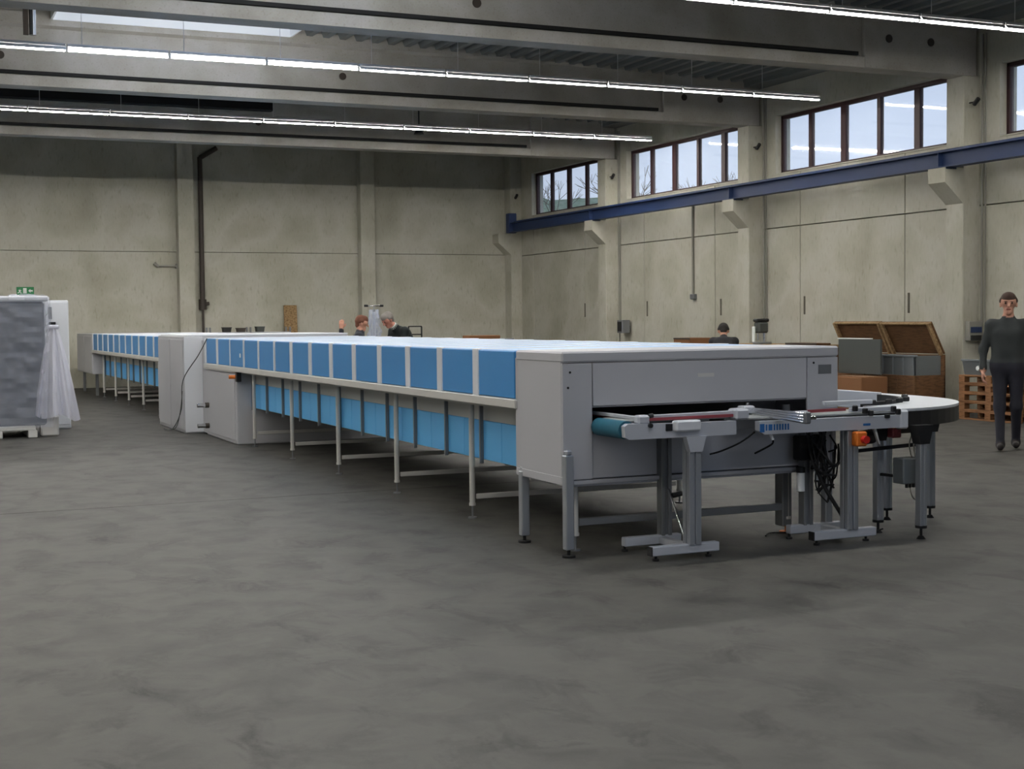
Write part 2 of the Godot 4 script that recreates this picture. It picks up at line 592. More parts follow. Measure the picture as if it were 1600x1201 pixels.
func wall_back_and_rest() -> void:
	var wb := setting("wall_back")
	spanned("backing", Vector3(XL - 0.4, -0.2, ZB - 0.4), Vector3(XW + 0.1, 7.3, ZB - 0.1), M.wall_seal, wb)
	var xs := [XL, -7.36, -2.68, 2.0, 6.76, 11.42, XW]
	for i in xs.size() - 1:
		for t in [[0.0, 3.29], [3.29, 6.9]]:
			var s := Shape.new()
			s.span(Vector3(xs[i] + 0.006, t[0] + (0.006 if t[0] > 0 else 0.0), ZB - 0.12), Vector3(xs[i + 1] - 0.006, t[1] - 0.006, ZB), 0.005)
			put("panel", s, M.wall_paint, wb)
	for i in range(1, 6):
		spanned("column", Vector3(xs[i] - 0.2, 0, ZB), Vector3(xs[i] + 0.19, 6.75, ZB + 0.3), M.wall_paint, wb, 0.012)
	var wl := setting("wall_left")
	spanned("wall_panel", Vector3(XL - 0.4, -0.2, ZB - 0.4), Vector3(XL, 7.3, ZF + 0.4), M.wall_paint, wl)
	var wf := setting("wall_front")
	for q in [[XL, -4.0, -0.2, 7.3], [10.0, XW, -0.2, 7.3], [-4.0, 10.0, 5.0, 7.3], [-4.0, 10.0, -0.2, 0.25]]:
		spanned("wall_panel", Vector3(q[0], q[2], ZF), Vector3(q[1], q[3], ZF + 0.4), M.wall_paint, wf)
	# unseen glazed gate behind the camera, added to let daylight onto the machine front
	var gate := setting("door_1")
	for k in 8:
		spanned("added_gate_bar", Vector3(-4.0 + 2.0 * k - 0.05, 0.25, ZF + 0.1), Vector3(-4.0 + 2.0 * k + 0.05, 5.0, ZF + 0.2), M.window_frame, gate, 0.006)
	for k in 7:
		spanned("added_gate_pane", Vector3(-3.95 + 2.0 * k, 0.25, ZF + 0.14), Vector3(-2.05 + 2.0 * k, 5.0, ZF + 0.152), M.window_glass, gate)
	# down pipe with a valve beside the back wall column
	var dp := thing("down_pipe", "dark brown down pipe with a valve beside the back wall column", "pipe", Vector3(7.16, 0, ZB + 0.1))
	var s := Shape.new()
	s.cyl(Vector3(0, 2.0, 0), Vector3(0, 5.62, 0), 0.06, 12)
	s.cyl(Vector3(0, 5.6, 0), Vector3(0.42, 5.86, 0), 0.06, 12)
	put("pipe", s, M.dark_pipe, dp)
	var s2 := Shape.new()
	s2.cyl(Vector3(0, 0.0, 0), Vector3(0, 1.95, 0), 0.03, 10)
	put("thin_pipe", s2, M.dark_pipe, dp)
	var s3 := Shape.new()
	s3.cyl(Vector3(0, 1.86, 0), Vector3(0, 2.12, 0), 0.095, 12)
	s3.cyl(Vector3(0.05, 2.0, 0.02), Vector3(0.15, 2.02, 0.06), 0.04, 8)
	put("valve", s3, M.dark_pipe, dp)
	var br := thing("wall_bracket", "small grey pipe bracket reaching from the back wall column over the leaf of wall", "bracket", Vector3(6.5, 2.94, ZB + 0.08))
	var s4 := Shape.new()
	s4.cyl(Vector3(0.06, 0, 0), Vector3(-0.42, 0.0, 0), 0.02, 8)
	s4.cyl(Vector3(-0.4, -0.02, 0), Vector3(-0.5, 0.07, 0), 0.04, 8)
	put("arm", s4, M.conduit_grey, br)
	var s5 := Shape.new()
	s5.span(Vector3(0.02, -0.06, -0.08), Vector3(0.06, 0.06, 0.02))
	put("plate", s5, M.conduit_grey, br)

func roof() -> void:
	var ce := setting("ceiling")
	spanned("roof_slab", Vector3(XL - 0.4, 7.1, ZB - 0.4), Vector3(2.45, 7.3, ZF + 0.4), M.roof_felt, ce)
	spanned("roof_slab", Vector3(6.35, 7.1, ZB - 0.4), Vector3(XW + 0.34, 7.3, ZF + 0.4), M.roof_felt, ce)
	for q in [[ZB - 0.4, -23.0], [-17.6, -17.1], [-11.65, -11.15], [-5.7, -5.2], [0.25, 0.75], [ZF - 2.0, ZF + 0.4]]:
		spanned("roof_slab", Vector3(2.45, 7.1, q[0]), Vector3(6.35, 7.3, q[1]), M.roof_felt, ce)
	# I-section roof beams over the columns, solid at their ends
	for i in COLZ.size():
		var zc: float = COLZ[i] - 0.195
		var poly := PackedVector2Array([Vector2(-0.195, 5.26), Vector2(0.195, 5.26), Vector2(0.195, 5.42), Vector2(0.13, 5.44), Vector2(0.13, 6.17), Vector2(0.2, 6.21), Vector2(0.2, 6.4), Vector2(-0.2, 6.4), Vector2(-0.2, 6.21), Vector2(-0.13, 6.17), Vector2(-0.13, 5.44), Vector2(-0.195, 5.42)])
		var s := Shape.new()
		s.prism(poly, Vector3(XL, 0, zc), Vector3.BACK, Vector3.UP, Vector3(13.5 - XL, 0, 0))
		s.span(Vector3(13.5, 5.26, zc - 0.195), Vector3(15.66, 6.22, zc + 0.195), 0.01)
		s.span(Vector3(XL, 6.38, zc - 0.12), Vector3(15.66, 7.12, zc + 0.12))
		s.span(Vector3(2.2, 6.39, zc - 0.2), Vector3(6.6, 6.46, zc + 0.2))
		var bm := put("beam", s, M.beam_concrete, ce)
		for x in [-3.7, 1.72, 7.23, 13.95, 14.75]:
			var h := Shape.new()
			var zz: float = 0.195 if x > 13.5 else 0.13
			h.cyl(Vector3(x, 5.72, zc + zz - 0.03), Vector3(x, 5.72, zc + zz + 0.012), 0.062, 16)  # dark disc for a lifting hole, its inner shade put into the colour
			put("dark_hole_disc", h, M.dark_pipe, bm)
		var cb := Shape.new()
		cb.span(Vector3(XL, 5.44, zc + 0.135), Vector3(13.4, 5.495, zc + 0.185), 0.004)  # added thin black strip along the flange ledge
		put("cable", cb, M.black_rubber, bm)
		spanned("bearing_pad", Vector3(15.42, 5.255, zc - 0.16), Vector3(15.64, 5.275, zc + 0.16), M.dark_gap, bm)
	# corrugated decking between the beams, lying on the sloping beams
	var edges := [ZF + 0.2, 0.7, -5.25, -11.2, -17.15, -23.1, -29.05, ZB - 0.1]
	for i in edges.size() - 1:
		var z1: float = edges[i] - (0.39 if i > 0 else 0.0)
		var z0: float = edges[i + 1]
		var spans := [[XL, XW]]
		if i <= 4: spans = [[XL, 2.5], [6.3, XW]]
		if i == 5: spans = [[XL, 1.2], [7.7, XW]]
		for sp in spans:
			var s := Shape.new()
			var x: float = sp[0]
			while x < sp[1] - 0.05:
				var p := [x, x + 0.1, x + 0.145, x + 0.245, x + 0.29]
				var y := [0.0, 0.0, 0.11, 0.11, 0.0]
				for k in 4:
					var xa: float = minf(p[k], sp[1])
					var xb: float = minf(p[k + 1], sp[1])
					if xb - xa < 0.002: continue
					var a := Vector3(xa, deck_y(xa) - 0.1 + y[k], z0)
					var b := Vector3(xb, deck_y(xb) - 0.1 + y[k + 1], z0)
					var d := Vector3(0, 0, z1 - z0)
					s.quad(a, b, b + d, a + d, Vector3.DOWN)
				x += 0.29
			put("deck_sheet", s, M.deck_steel, ce)
	# roof openings: glazed ones with a white kerb in a row over the machine, and one lined in black
	for k in [[2.5, 6.3, -23.07, -17.62, "kerb_white"], [2.5, 6.3, -17.12, -11.67, "kerb_white"], [2.5, 6.3, -11.17, -5.72, "kerb_white"], [2.5, 6.3, -5.22, 0.23, "kerb_white"], [2.5, 6.3, 0.73, ZF - 2.0, "kerb_white"], [1.2, 7.7, -29.0, -24.2, "roof_felt"]]:
		var s := Shape.new()
		s.span(Vector3(k[0], 6.3, k[2] - 0.03), Vector3(k[1], 7.15, k[2]))
		s.span(Vector3(k[0], 6.3, k[3]), Vector3(k[1], 7.15, k[3] + 0.03))
		s.span(Vector3(k[0] - 0.03, 6.3, k[2]), Vector3(k[0], 7.15, k[3]))
		s.span(Vector3(k[1], 6.3, k[2]), Vector3(k[1] + 0.03, 7.15, k[3]))
		var kerb := put("skylight_kerb", s, M[k[4]], ce)
		if k[4] == "kerb_white":
			spanned("skylight_sheet", Vector3(k[0], 7.02, k[2]), Vector3(k[1], 7.035, k[3]), M.window_glass, kerb)
	spanned("eaves_channel", Vector3(15.3, 5.98, ZB), Vector3(XW, 6.2, ZF), M.deck_steel, ce, 0.01)
	spanned("black_band_box", Vector3(-2.0, 5.93, -29.02), Vector3(7.5, 6.15, -28.86), M.black_rubber, ce, 0.03)  # added black box across the beam front, makes a dark band
	# a short pipe hanging from the roof and a small dark pendant lamp, unlit
	var hp := thing("hanging_pipe", "short shiny steel pipe hanging from the roof above the bright lamp row", "pipe", Vector3(2.06, 5.75, -21.6))
	var s := Shape.new()
	s.cyl(Vector3(0, 0, 0), Vector3(0, 0.95, 0), 0.05, 12)
	put("tube", s, M.chrome, hp)
	var s2 := Shape.new()
	s2.span(Vector3(-0.13, 0.0, -0.03), Vector3(-0.06, 0.7, 0.03))
	put("strap", s2, M.dark_pipe, hp)
	var pd := thing("pendant_lamp", "small black pendant lamp hanging from the roof behind the far lamp row", "pendant", Vector3(10.25, 5.42, -27.6))
	var s3 := Shape.new()
	s3.cyl(Vector3(0, 0.0, 0), Vector3(0, 0.14, 0), 0.11, 14, 0.04)
	put("shade", s3, M.black_plastic, pd)
	var s4 := Shape.new()
	s4.cyl(Vector3(0, 0.13, 0), Vector3(0, 1.0, 0), 0.016, 6)
	put("rod", s4, M.black_plastic, pd)

func crane() -> void:
	var cr := thing("crane_rail", "long dark blue steel crane rail on the concrete corbels of the window wall", "crane rail", Vector3(15.16, 3.835, 0))
	var s := Shape.new()
	s.prism(PackedVector2Array([Vector2(-0.1, 0), Vector2(0.1, 0), Vector2(0.1, 0.018), Vector2(0.012, 0.024), Vector2(0.012, 0.228), Vector2(0.1, 0.234), Vector2(0.1, 0.252), Vector2(-0.1, 0.252), Vector2(-0.1, 0.234), Vector2(-0.012, 0.228), Vector2(-0.012, 0.024), Vector2(-0.1, 0.018)]), Vector3(0, 0, -33.8), Vector3.RIGHT, Vector3.UP, Vector3(0, 0, 33.8 + 8.0))
	put("girder", s, M.crane_blue, cr)
	var s2 := Shape.new()
	s2.span(Vector3(-0.025, 0.252, -33.7), Vector3(0.025, 0.285, 8.0), 0.004)
	put("running_rail", s2, M.crane_blue, cr)
	for z in COLZ:
		var b := Shape.new()
		b.span(Vector3(-0.11, -0.035, z - 0.36), Vector3(0.11, 0.0, z + 0.0), 0.004)
		b.span(Vector3(-0.1, 0.0, z - 0.2), Vector3(0.1, 0.25, z - 0.18))
		put("bearing_plate", b, M.crane_blue, cr)
	var e := Shape.new()
	e.span(Vector3(-0.13, -0.02, -33.98), Vector3(0.1, 0.5, -33.78), 0.015)
	put("end_stop", e, M.crane_blue, cr)

func lamps() -> void:
	var rows := [
		[-14.58, "fluorescent batten in the lamp row between the first and second roof beam", "near lamp row"],
		[-20.53, "fluorescent batten in the lamp row over the middle of the long machine", "middle lamp row"],
		[-26.48, "fluorescent batten in the lamp row hung closest to the back wall", "far lamp row"],
		[-8.63, "fluorescent batten in the lamp row over the conveyor stands", "lamp row over the conveyor stands"],
		[-2.68, "fluorescent batten in the lamp row over the open floor", "lamp row over the open floor"],
	]
	# batten with a white trough reflector that ends level with the tube
	var housing := Shape.new()
	housing.span(Vector3(-0.70, 0.035, -0.035), Vector3(0.70, 0.085, 0.035), 0.01)
	housing.span(Vector3(-0.705, -0.022, -0.02), Vector3(-0.688, 0.04, 0.02))
	housing.span(Vector3(0.688, -0.022, -0.02), Vector3(0.705, 0.04, 0.02))
	var hm := housing.mesh()
	var wing := Shape.new()
	for sg in [-1.0, 1.0]:
		wing.prism(PackedVector2Array([Vector2(0.03 * sg, 0.036), Vector2(0.075 * sg, -0.012), Vector2(0.079 * sg, -0.012), Vector2(0.034 * sg, 0.042)]), Vector3(-0.70, 0, 0), Vector3.BACK, Vector3.UP, Vector3(1.40, 0, 0))
	var gm := wing.mesh()
	var tube := Shape.new()
	tube.cyl(Vector3(-0.685, 0, 0), Vector3(0.685, 0, 0), 0.02, 10)
	var tm := tube.mesh()
	for r in rows:
		for i in 17:
			var x := 15.18 - 0.71 - 1.42 * i
			if r[0] > -4.0 and i < 7: continue
			var bare: bool = i >= 6 and i <= 8 and r[0] < -10.0 and r[0] > -24.0
			var t := thing("fluorescent_light", ("bare batten without reflector in the %s below the roof glazing" % r[2]) if bare else ("end batten of the %s, the one at the window wall" % r[2]) if i == 0 else r[1], "ceiling light", Vector3(x, 5.37, r[0]), ("bare battens of the " if bare else "battens of the ") + r[2])
			put("housing", hm, M.lamp_housing, t)
			if not bare: put("reflector", gm, M.kerb_white, t)
			put("tube", tm, M.lamp_tube_strong if r[0] < -25.0 else M.lamp_tube, t)
			var wires := Shape.new()
			wires.cyl(Vector3(-0.5, 0.08, 0), Vector3(-0.5, deck_y(x - 0.5) - 5.45, 0), 0.005, 5)
			put("hanger", wires, M.lamp_housing, t)
			var al := AreaLight3D.new()
			al.name = "tube_light"
			al.area_size = Vector2(1.36, 0.05)
			al.light_energy = TUBE_LIGHT
			al.light_color = Color(1.0, 0.985, 0.955)
			al.shadow_enabled = true
			al.rotation = Vector3(-PI / 2, 0, 0)
			al.position = Vector3(0, -0.03, 0)
			t.add_child(al, true)

# ---------------------------------------------------------------- the long machine
func machine() -> void:
	var t := thing("tunnel_dryer", "very long grey tunnel machine with blue side panels on thin legs", "machine", Vector3(4.0, 0, -8.12))
	# local frame: x 0..2.14 across, z from 0 (front face) to about -25.3 (far end)
	var W := 2.14
	# front end housing: sides, roof, front sheets round the slot
	var hs := Shape.new()
	hs.span(Vector3(-0.02, 0.47, -0.72), Vector3(0.02, 1.30, -0.02), 0.006)
	hs.span(Vector3(W - 0.02, 0.47, -0.72), Vector3(W + 0.02, 1.30, -0.02), 0.006)
	hs.span(Vector3(0.02, 0.45, -0.72), Vector3(W - 0.02, 0.49, -0.02))
	hs.span(Vector3(-0.02, 0.47, -0.74), Vector3(0.25, 1.28, -0.71))
	hs.span(Vector3(W - 0.25, 0.47, -0.74), Vector3(W + 0.02, 1.28, -0.71))
	var eh := put("end_housing", hs, M.machine_grey, t)
	var cap := Shape.new()
	cap.span(Vector3(-0.025, 1.262, -0.725), Vector3(W + 0.025, 1.335, 0.005), 0.012)
	put("top_cover", cap, M.machine_grey, eh)
	spanned("front_sheet", Vector3(-0.02, 0.497, -0.02), Vector3(0.197, 1.258, 0.0), M.machine_grey, eh, 0.004)
	spanned("front_sheet", Vector3(0.203, 0.975, -0.02), Vector3(1.893, 1.258, 0.0), M.machine_grey, eh, 0.004)
	spanned("front_sheet", Vector3(1.899, 0.80, -0.02), Vector3(W + 0.02, 1.258, 0.0), M.machine_grey, eh, 0.004)
	spanned("lower_sheet", Vector3(0.203, 0.497, -0.05), Vector3(W - 0.02, 0.79, -0.03), M.machine_grey, eh, 0.004)
	spanned("base_strip", Vector3(-0.022, 0.465, -0.725), Vector3(-0.005, 0.52, 0.003), M.machine_grey, eh, 0.003)
	spanned("base_strip", Vector3(-0.022, 0.465, -0.02), Vector3(W, 0.492, 0.004), M.machine_grey, eh, 0.003)
	spanned("slot_lining", Vector3(0.2, 0.965, -0.6), Vector3(1.895, 0.972, -0.02), M.machine_grey, eh)
	spanned("name_plate", Vector3(1.99, 1.14, 0.0), Vector3(2.10, 1.205, 0.004), M.dull_steel, eh)
	spanned("faded_sticker", Vector3(1.0, 1.145, 0.0), Vector3(1.13, 1.17, 0.001), M.machine_trim, eh)
	for p in [Vector3(0.035, 1.20, 0), Vector3(0.02, 1.10, 0), Vector3(0.04, 0.56, 0), Vector3(1.95, 1.22, 0)]:
		var k := Shape.new()
		k.cyl(p, p + Vector3(0, 0, 0.004), 0.008, 8)
		put("screw", k, M.dark_gap, eh)
	# flat square legs at the front corner
	for p in [[Vector3(0.0, 0, 0.03), 0.665], [Vector3(0.0, 0, -0.66), 0.5], [Vector3(W - 0.1, 0, 0.03), 0.5]]:
		var s := Shape.new()
		var h: float = p[1]
		s.span(p[0] + Vector3(-0.03, 0.05, -0.03), p[0] + Vector3(0.03, h, 0.03), 0.006)
		s.span(p[0] + Vector3(-0.022, h, -0.025), p[0] + Vector3(0.022, h + 0.035, 0.025), 0.01)
		var lg := put("corner_leg", s, M.aluminium, t)
		var f := Shape.new()
		f.cyl(p[0] + Vector3(0, 0.0, 0), p[0] + Vector3(0, 0.015, 0), 0.045, 14)
		f.cyl(p[0] + Vector3(0, 0.015, 0), p[0] + Vector3(0, 0.06, 0), 0.012, 8)
		put("levelling_foot", f, M.black_rubber, lg)
	# tunnel sections: near (z -0.72 .. -9.35) and far (z -13.6 .. -22.8)
	var pane := box_mesh(Vector3(0.03, 0.33, 0.64), 0.004)
	var strip := box_mesh(Vector3(0.04, 0.35, 0.10), 0.004)
	var thin_strip := box_mesh(Vector3(0.036, 0.35, 0.035), 0.004)
	var roof_pane := box_mesh(Vector3(W, 0.03, 0.64), 0.004)
	var roof_strip := box_mesh(Vector3(W, 0.036, 0.10), 0.004)
	var skirt := box_mesh(Vector3(0.02, 0.30, 0.736), 0.003)
	var post := box_mesh(Vector3(0.03, 0.50, 0.022), 0.002)
	var leg := Shape.new()
	leg.cyl(Vector3(0, 0.12, 0), Vector3(0, 0.92, 0), 0.022, 12)
	leg.cyl(Vector3(0, 0.10, 0), Vector3(0, 0.12, 0), 0.026, 12)
	var legm := leg.mesh()
	var foot := Shape.new()
	foot.cyl(Vector3(0, 0.012, 0), Vector3(0, 0.11, 0), 0.008, 8)
	foot.cyl(Vector3(0, 0.0, 0), Vector3(0, 0.012, 0), 0.035, 12)
	var footm := foot.mesh()
	var tie := box_mesh(Vector3(1.8, 0.04, 0.025), 0.004)
	for sec in [[-0.72, 14], [-13.72, 13]]:
		var z0: float = sec[0]
		var np: int = sec[1]
		var z1: float = z0 - 0.742 * np
		if z0 < -5: z1 = -22.75
		var core := Shape.new()
		core.span(Vector3(0.04, 0.93, z1), Vector3(0.07, 1.30, z0))          # sheet-metal shell, hollow inside
		core.span(Vector3(W - 0.07, 0.93, z1), Vector3(W - 0.04, 1.30, z0))
		core.span(Vector3(0.07, 1.27, z1), Vector3(W - 0.07, 1.30, z0))
		core.span(Vector3(0.07, 0.90, z1), Vector3(0.25, 0.93, z0))
		core.span(Vector3(W - 0.25, 0.90, z1), Vector3(W - 0.07, 0.93, z0))
		core.span(Vector3(0.22, 0.48, z1), Vector3(0.25, 0.93, z0))
		core.span(Vector3(W - 0.25, 0.48, z1), Vector3(W - 0.22, 0.93, z0))
		core.span(Vector3(0.22, 0.46, z1), Vector3(W - 0.22, 0.48, z0))
		var cm := put("tunnel_body", core, M.machine_trim, t)
		for side in [0, 1]:
			var xa := -0.005 if side == 0 else W + 0.005
			var sg := 1.0 if side == 0 else -1.0
			var lg := Shape.new()
			lg.span(Vector3(xa - sg * 0.03, 0.925, z1), Vector3(xa + sg * 0.06, 0.99, z0), 0.006)
			put("ledge", lg, M.machine_trim, t)
			for i in np:
				var zc := z0 - 0.742 * i - 0.371
				if zc - 0.3 < z1: continue
				piece("side_panel", pane, Vector3(xa + sg * 0.005, 1.16, zc), M.blue_panel, t)
				var narrow := z0 > -5 and i in [8, 9, 10, 11]
				piece("divider_strip", thin_strip if narrow else strip, Vector3(xa, 1.16, zc - 0.371), M.machine_white, t)
				piece("skirt_panel", skirt, Vector3(xa + sg * 0.2, 0.62, zc), M.blue_skirt, t)
				piece("post", post, Vector3(xa + sg * 0.175, 0.69, zc + 0.015), M.dull_steel, t)
			var n := 5
			for i in n:
				var zl := -1.93 - 1.77 * i if z0 > -5 else -15.6 - 1.65 * i
				var l := piece("leg", legm, Vector3(xa + sg * 0.14, 0, zl), M.machine_trim, t)
				piece("levelling_foot", footm, Vector3.ZERO, M.dull_steel, l)
				if side == 0:
					piece("cross_tie", tie, Vector3(W / 2, 0.17, zl), M.machine_trim, t)
		for i in np:
			var zc := z0 - 0.742 * i - 0.371
			if zc - 0.3 < z1: continue
			piece("roof_panel", roof_pane, Vector3(W / 2, 1.317, zc), M.roof_blue, t)
			piece("roof_strip", roof_strip, Vector3(W / 2, 1.318, zc - 0.371), M.machine_white, t)
	# frame under the front housing
	for x in [0.16, 1.85]:
		var l := piece("leg", legm, Vector3(x, 0, -0.19), M.machine_trim, t, Basis().scaled(Vector3(1.4, 1, 1.4)) if x > 1 else Basis())
		piece("levelling_foot", footm, Vector3.ZERO, M.signal_orange if x > 1 else M.dull_steel, l)
	spanned("cross_tie", Vector3(0.18, 0.165, -0.21), Vector3(1.83, 0.215, -0.17), M.dull_steel, t, 0.004)
	spanned("corner_leg", Vector3(1.80, 0.05, -0.26), Vector3(1.88, 0.5, -0.16), M.dull_steel, t, 0.006)
	# cabinets half way along: low, tall and jutting out, low
	var cz := -9.38
	var ca := spanned("low_cabinet", Vector3(0.0, 0.0, -11.2), Vector3(W, 0.91, cz), M.machine_grey, t, 0.012)
	spanned("cabinet_door", Vector3(-0.012, 0.05, -11.15), Vector3(0.005, 0.88, -9.45), M.machine_grey, ca, 0.005)
	var up := Shape.new()
	up.span(Vector3(0.03, 0.9, -11.2), Vector3(W - 0.03, 1.30, cz + 0.02))
	put("tunnel_body", up, M.machine_trim, t)
	for i in 2:
		piece("side_panel", pane, Vector3(0.0, 1.16, cz - 0.40 - 0.742 * i - 0.29), M.blue_panel, t)
	piece("side_panel", pane, Vector3(0.0, 1.16, cz + 0.05), M.blue_panel, t)
	spanned("ledge", Vector3(-0.03, 0.91, -11.2), Vector3(0.05, 0.985, cz + 0.02), M.machine_trim, t, 0.006)
	spanned("roof_panel", Vector3(0, 1.30, -11.2), Vector3(W, 1.33, cz - 0.02), M.roof_blue, t, 0.004)
	var cb := spanned("tall_cabinet", Vector3(-0.24, 0.0, -13.5), Vector3(W, 1.36, -11.5), M.machine_grey, t, 0.012)
	spanned("cabinet_door", Vector3(-0.252, 0.05, -12.48), Vector3(-0.235, 1.31, -11.55), M.machine_grey, cb, 0.005)
	spanned("cabinet_door", Vector3(-0.252, 0.05, -13.45), Vector3(-0.235, 1.31, -12.52), M.machine_grey, cb, 0.005)
	spanned("cover_sheet", Vector3(-0.24, 0.02, -11.5), Vector3(0.02, 1.355, -11.485), M.machine_white, cb, 0.004)
	spanned("joint_filler", Vector3(0.01, 0.02, -11.49), Vector3(W, 1.30, -11.19), M.machine_grey, cb)
	spanned("low_cabinet", Vector3(-0.02, 0.0, -14.85), Vector3(W, 0.96, -13.5), M.machine_grey, t, 0.012)
	spanned("roof_panel", Vector3(-0.2, 1.36, -13.5), Vector3(W, 1.375, -11.5), M.machine_white, t, 0.004)
	for y in [0.42, 0.14]:
		var h := Shape.new()
		h.cyl(Vector3(-0.17, y, -11.0), Vector3(-0.06, y, -11.0), 0.03, 12)
		put("pipe_coupling", h, M.chrome, t)
		var hb := Shape.new()
		hb.cyl(Vector3(-0.065, y, -11.0), Vector3(0.0, y, -11.0), 0.036, 12)
		put("pipe_collar", hb, M.dark_pipe, t)
	var es := Shape.new()
	es.cyl(Vector3(0.0, 0.86, -9.36), Vector3(-0.09, 0.86, -9.39), 0.025, 10)
	put("stop_knob", es, M.signal_orange, t)
	spanned("stop_box", Vector3(-0.02, 0.80, -9.34), Vector3(0.04, 0.92, -9.26), M.black_plastic, t, 0.006)
	spanned("white_label", Vector3(-0.018, 1.11, -9.10), Vector3(-0.012, 1.16, -9.04), M.kerb_white, t)
	var cab := Shape.new()
	cab.hose([Vector3(-0.03, 1.33, -10.95), Vector3(-0.10, 1.1, -11.2), Vector3(-0.27, 0.75, -11.45), Vector3(-0.29, 0.35, -11.5), Vector3(-0.34, 0.05, -11.9), Vector3(-0.36, 0.012, -12.5)], 0.007)
	cab.hose([Vector3(-0.28, 0.6, -11.46), Vector3(-0.31, 0.3, -11.5), Vector3(-0.36, 0.08, -11.6), Vector3(-0.40, 0.01, -12.2)], 0.006)
	put("power_cable", cab, M.dark_sheet, t)
	# far end housing
	var fe := spanned("end_housing", Vector3(-0.02, 0.47, -25.3), Vector3(W, 1.33, -22.75), M.machine_grey, t, 0.01)
	spanned("side_sheet", Vector3(-0.03, 0.5, -24.0), Vector3(-0.015, 1.28, -22.8), M.machine_grey, fe, 0.004)
	spanned("side_sheet", Vector3(-0.03, 0.5, -25.25), Vector3(-0.015, 1.28, -24.05), M.machine_grey, fe, 0.004)
	for z in [-23.0, -25.1]:
		for x in [0.1, W - 0.1]:
			var s := Shape.new()
			s.span(Vector3(x - 0.03, 0.0, z - 0.03), Vector3(x + 0.03, 0.48, z + 0.03), 0.005)
			put("corner_leg", s, M.dull_steel, t)

func stand(parent: Node, x0: float, x1: float, zf: float, zr: float, top: float, xp: float, xr: float) -> void:
	# two foot bars along x, a cross bar, a front and a rear post with a diagonal strut
	var ft := Shape.new()
	ft.span(Vector3(x0, 0.035, zf - 0.03), Vector3(x1, 0.095, zf + 0.03), 0.005)
	put("foot_bar", ft, M.light_metal, parent)
	var fr := Shape.new()
	fr.span(Vector3(x0 + 0.03, 0.035, zr - 0.03), Vector3(x1 - 0.04, 0.095, zr + 0.03), 0.005)
	put("foot_bar", fr, M.light_metal, parent)
	spanned("foot_tie", Vector3(xp - 0.03, 0.04, zr + 0.03), Vector3(xp + 0.03, 0.085, zf - 0.03), M.light_metal, parent, 0.004)
	for z in [zf, zr]:
		for x in [x0 + 0.04, x1 - 0.07]:
			var s := Shape.new()
			s.cyl(Vector3(x, 0, z), Vector3(x, 0.014, z), 0.022, 10)
			s.cyl(Vector3(x, 0.01, z), Vector3(x, 0.04, z), 0.009, 8)
			put("levelling_foot", s, M.black_rubber, parent)
	spanned("end_cap", Vector3(x0 - 0.006, 0.036, zf - 0.029), Vector3(x0 + 0.002, 0.094, zf + 0.029), M.black_plastic, parent)
	var p := Shape.new()
	for q in [Vector2(-0.045, -0.045), Vector2(0.005, -0.045), Vector2(-0.045, 0.005), Vector2(0.005, 0.005)]:   # slotted aluminium section
		p.span(Vector3(xp + q.x, 0.09, zf + q.y), Vector3(xp + q.x + 0.04, top, zf + q.y + 0.04), 0.004)
	p.span(Vector3(xp - 0.03, 0.09, zf - 0.03), Vector3(xp + 0.03, top, zf + 0.03))
	put("post", p, M.aluminium, parent)
	var r := Shape.new()
	r.span(Vector3(xr - 0.04, 0.09, zr - 0.035), Vector3(xr - 0.012, top, zr + 0.035), 0.004)
	r.span(Vector3(xr + 0.012, 0.09, zr - 0.035), Vector3(xr + 0.04, top, zr + 0.035), 0.004)
	r.span(Vector3(xr - 0.014, 0.09, zr - 0.02), Vector3(xr + 0.014, top, zr + 0.02))
	put("post", r, M.dull_steel, parent)

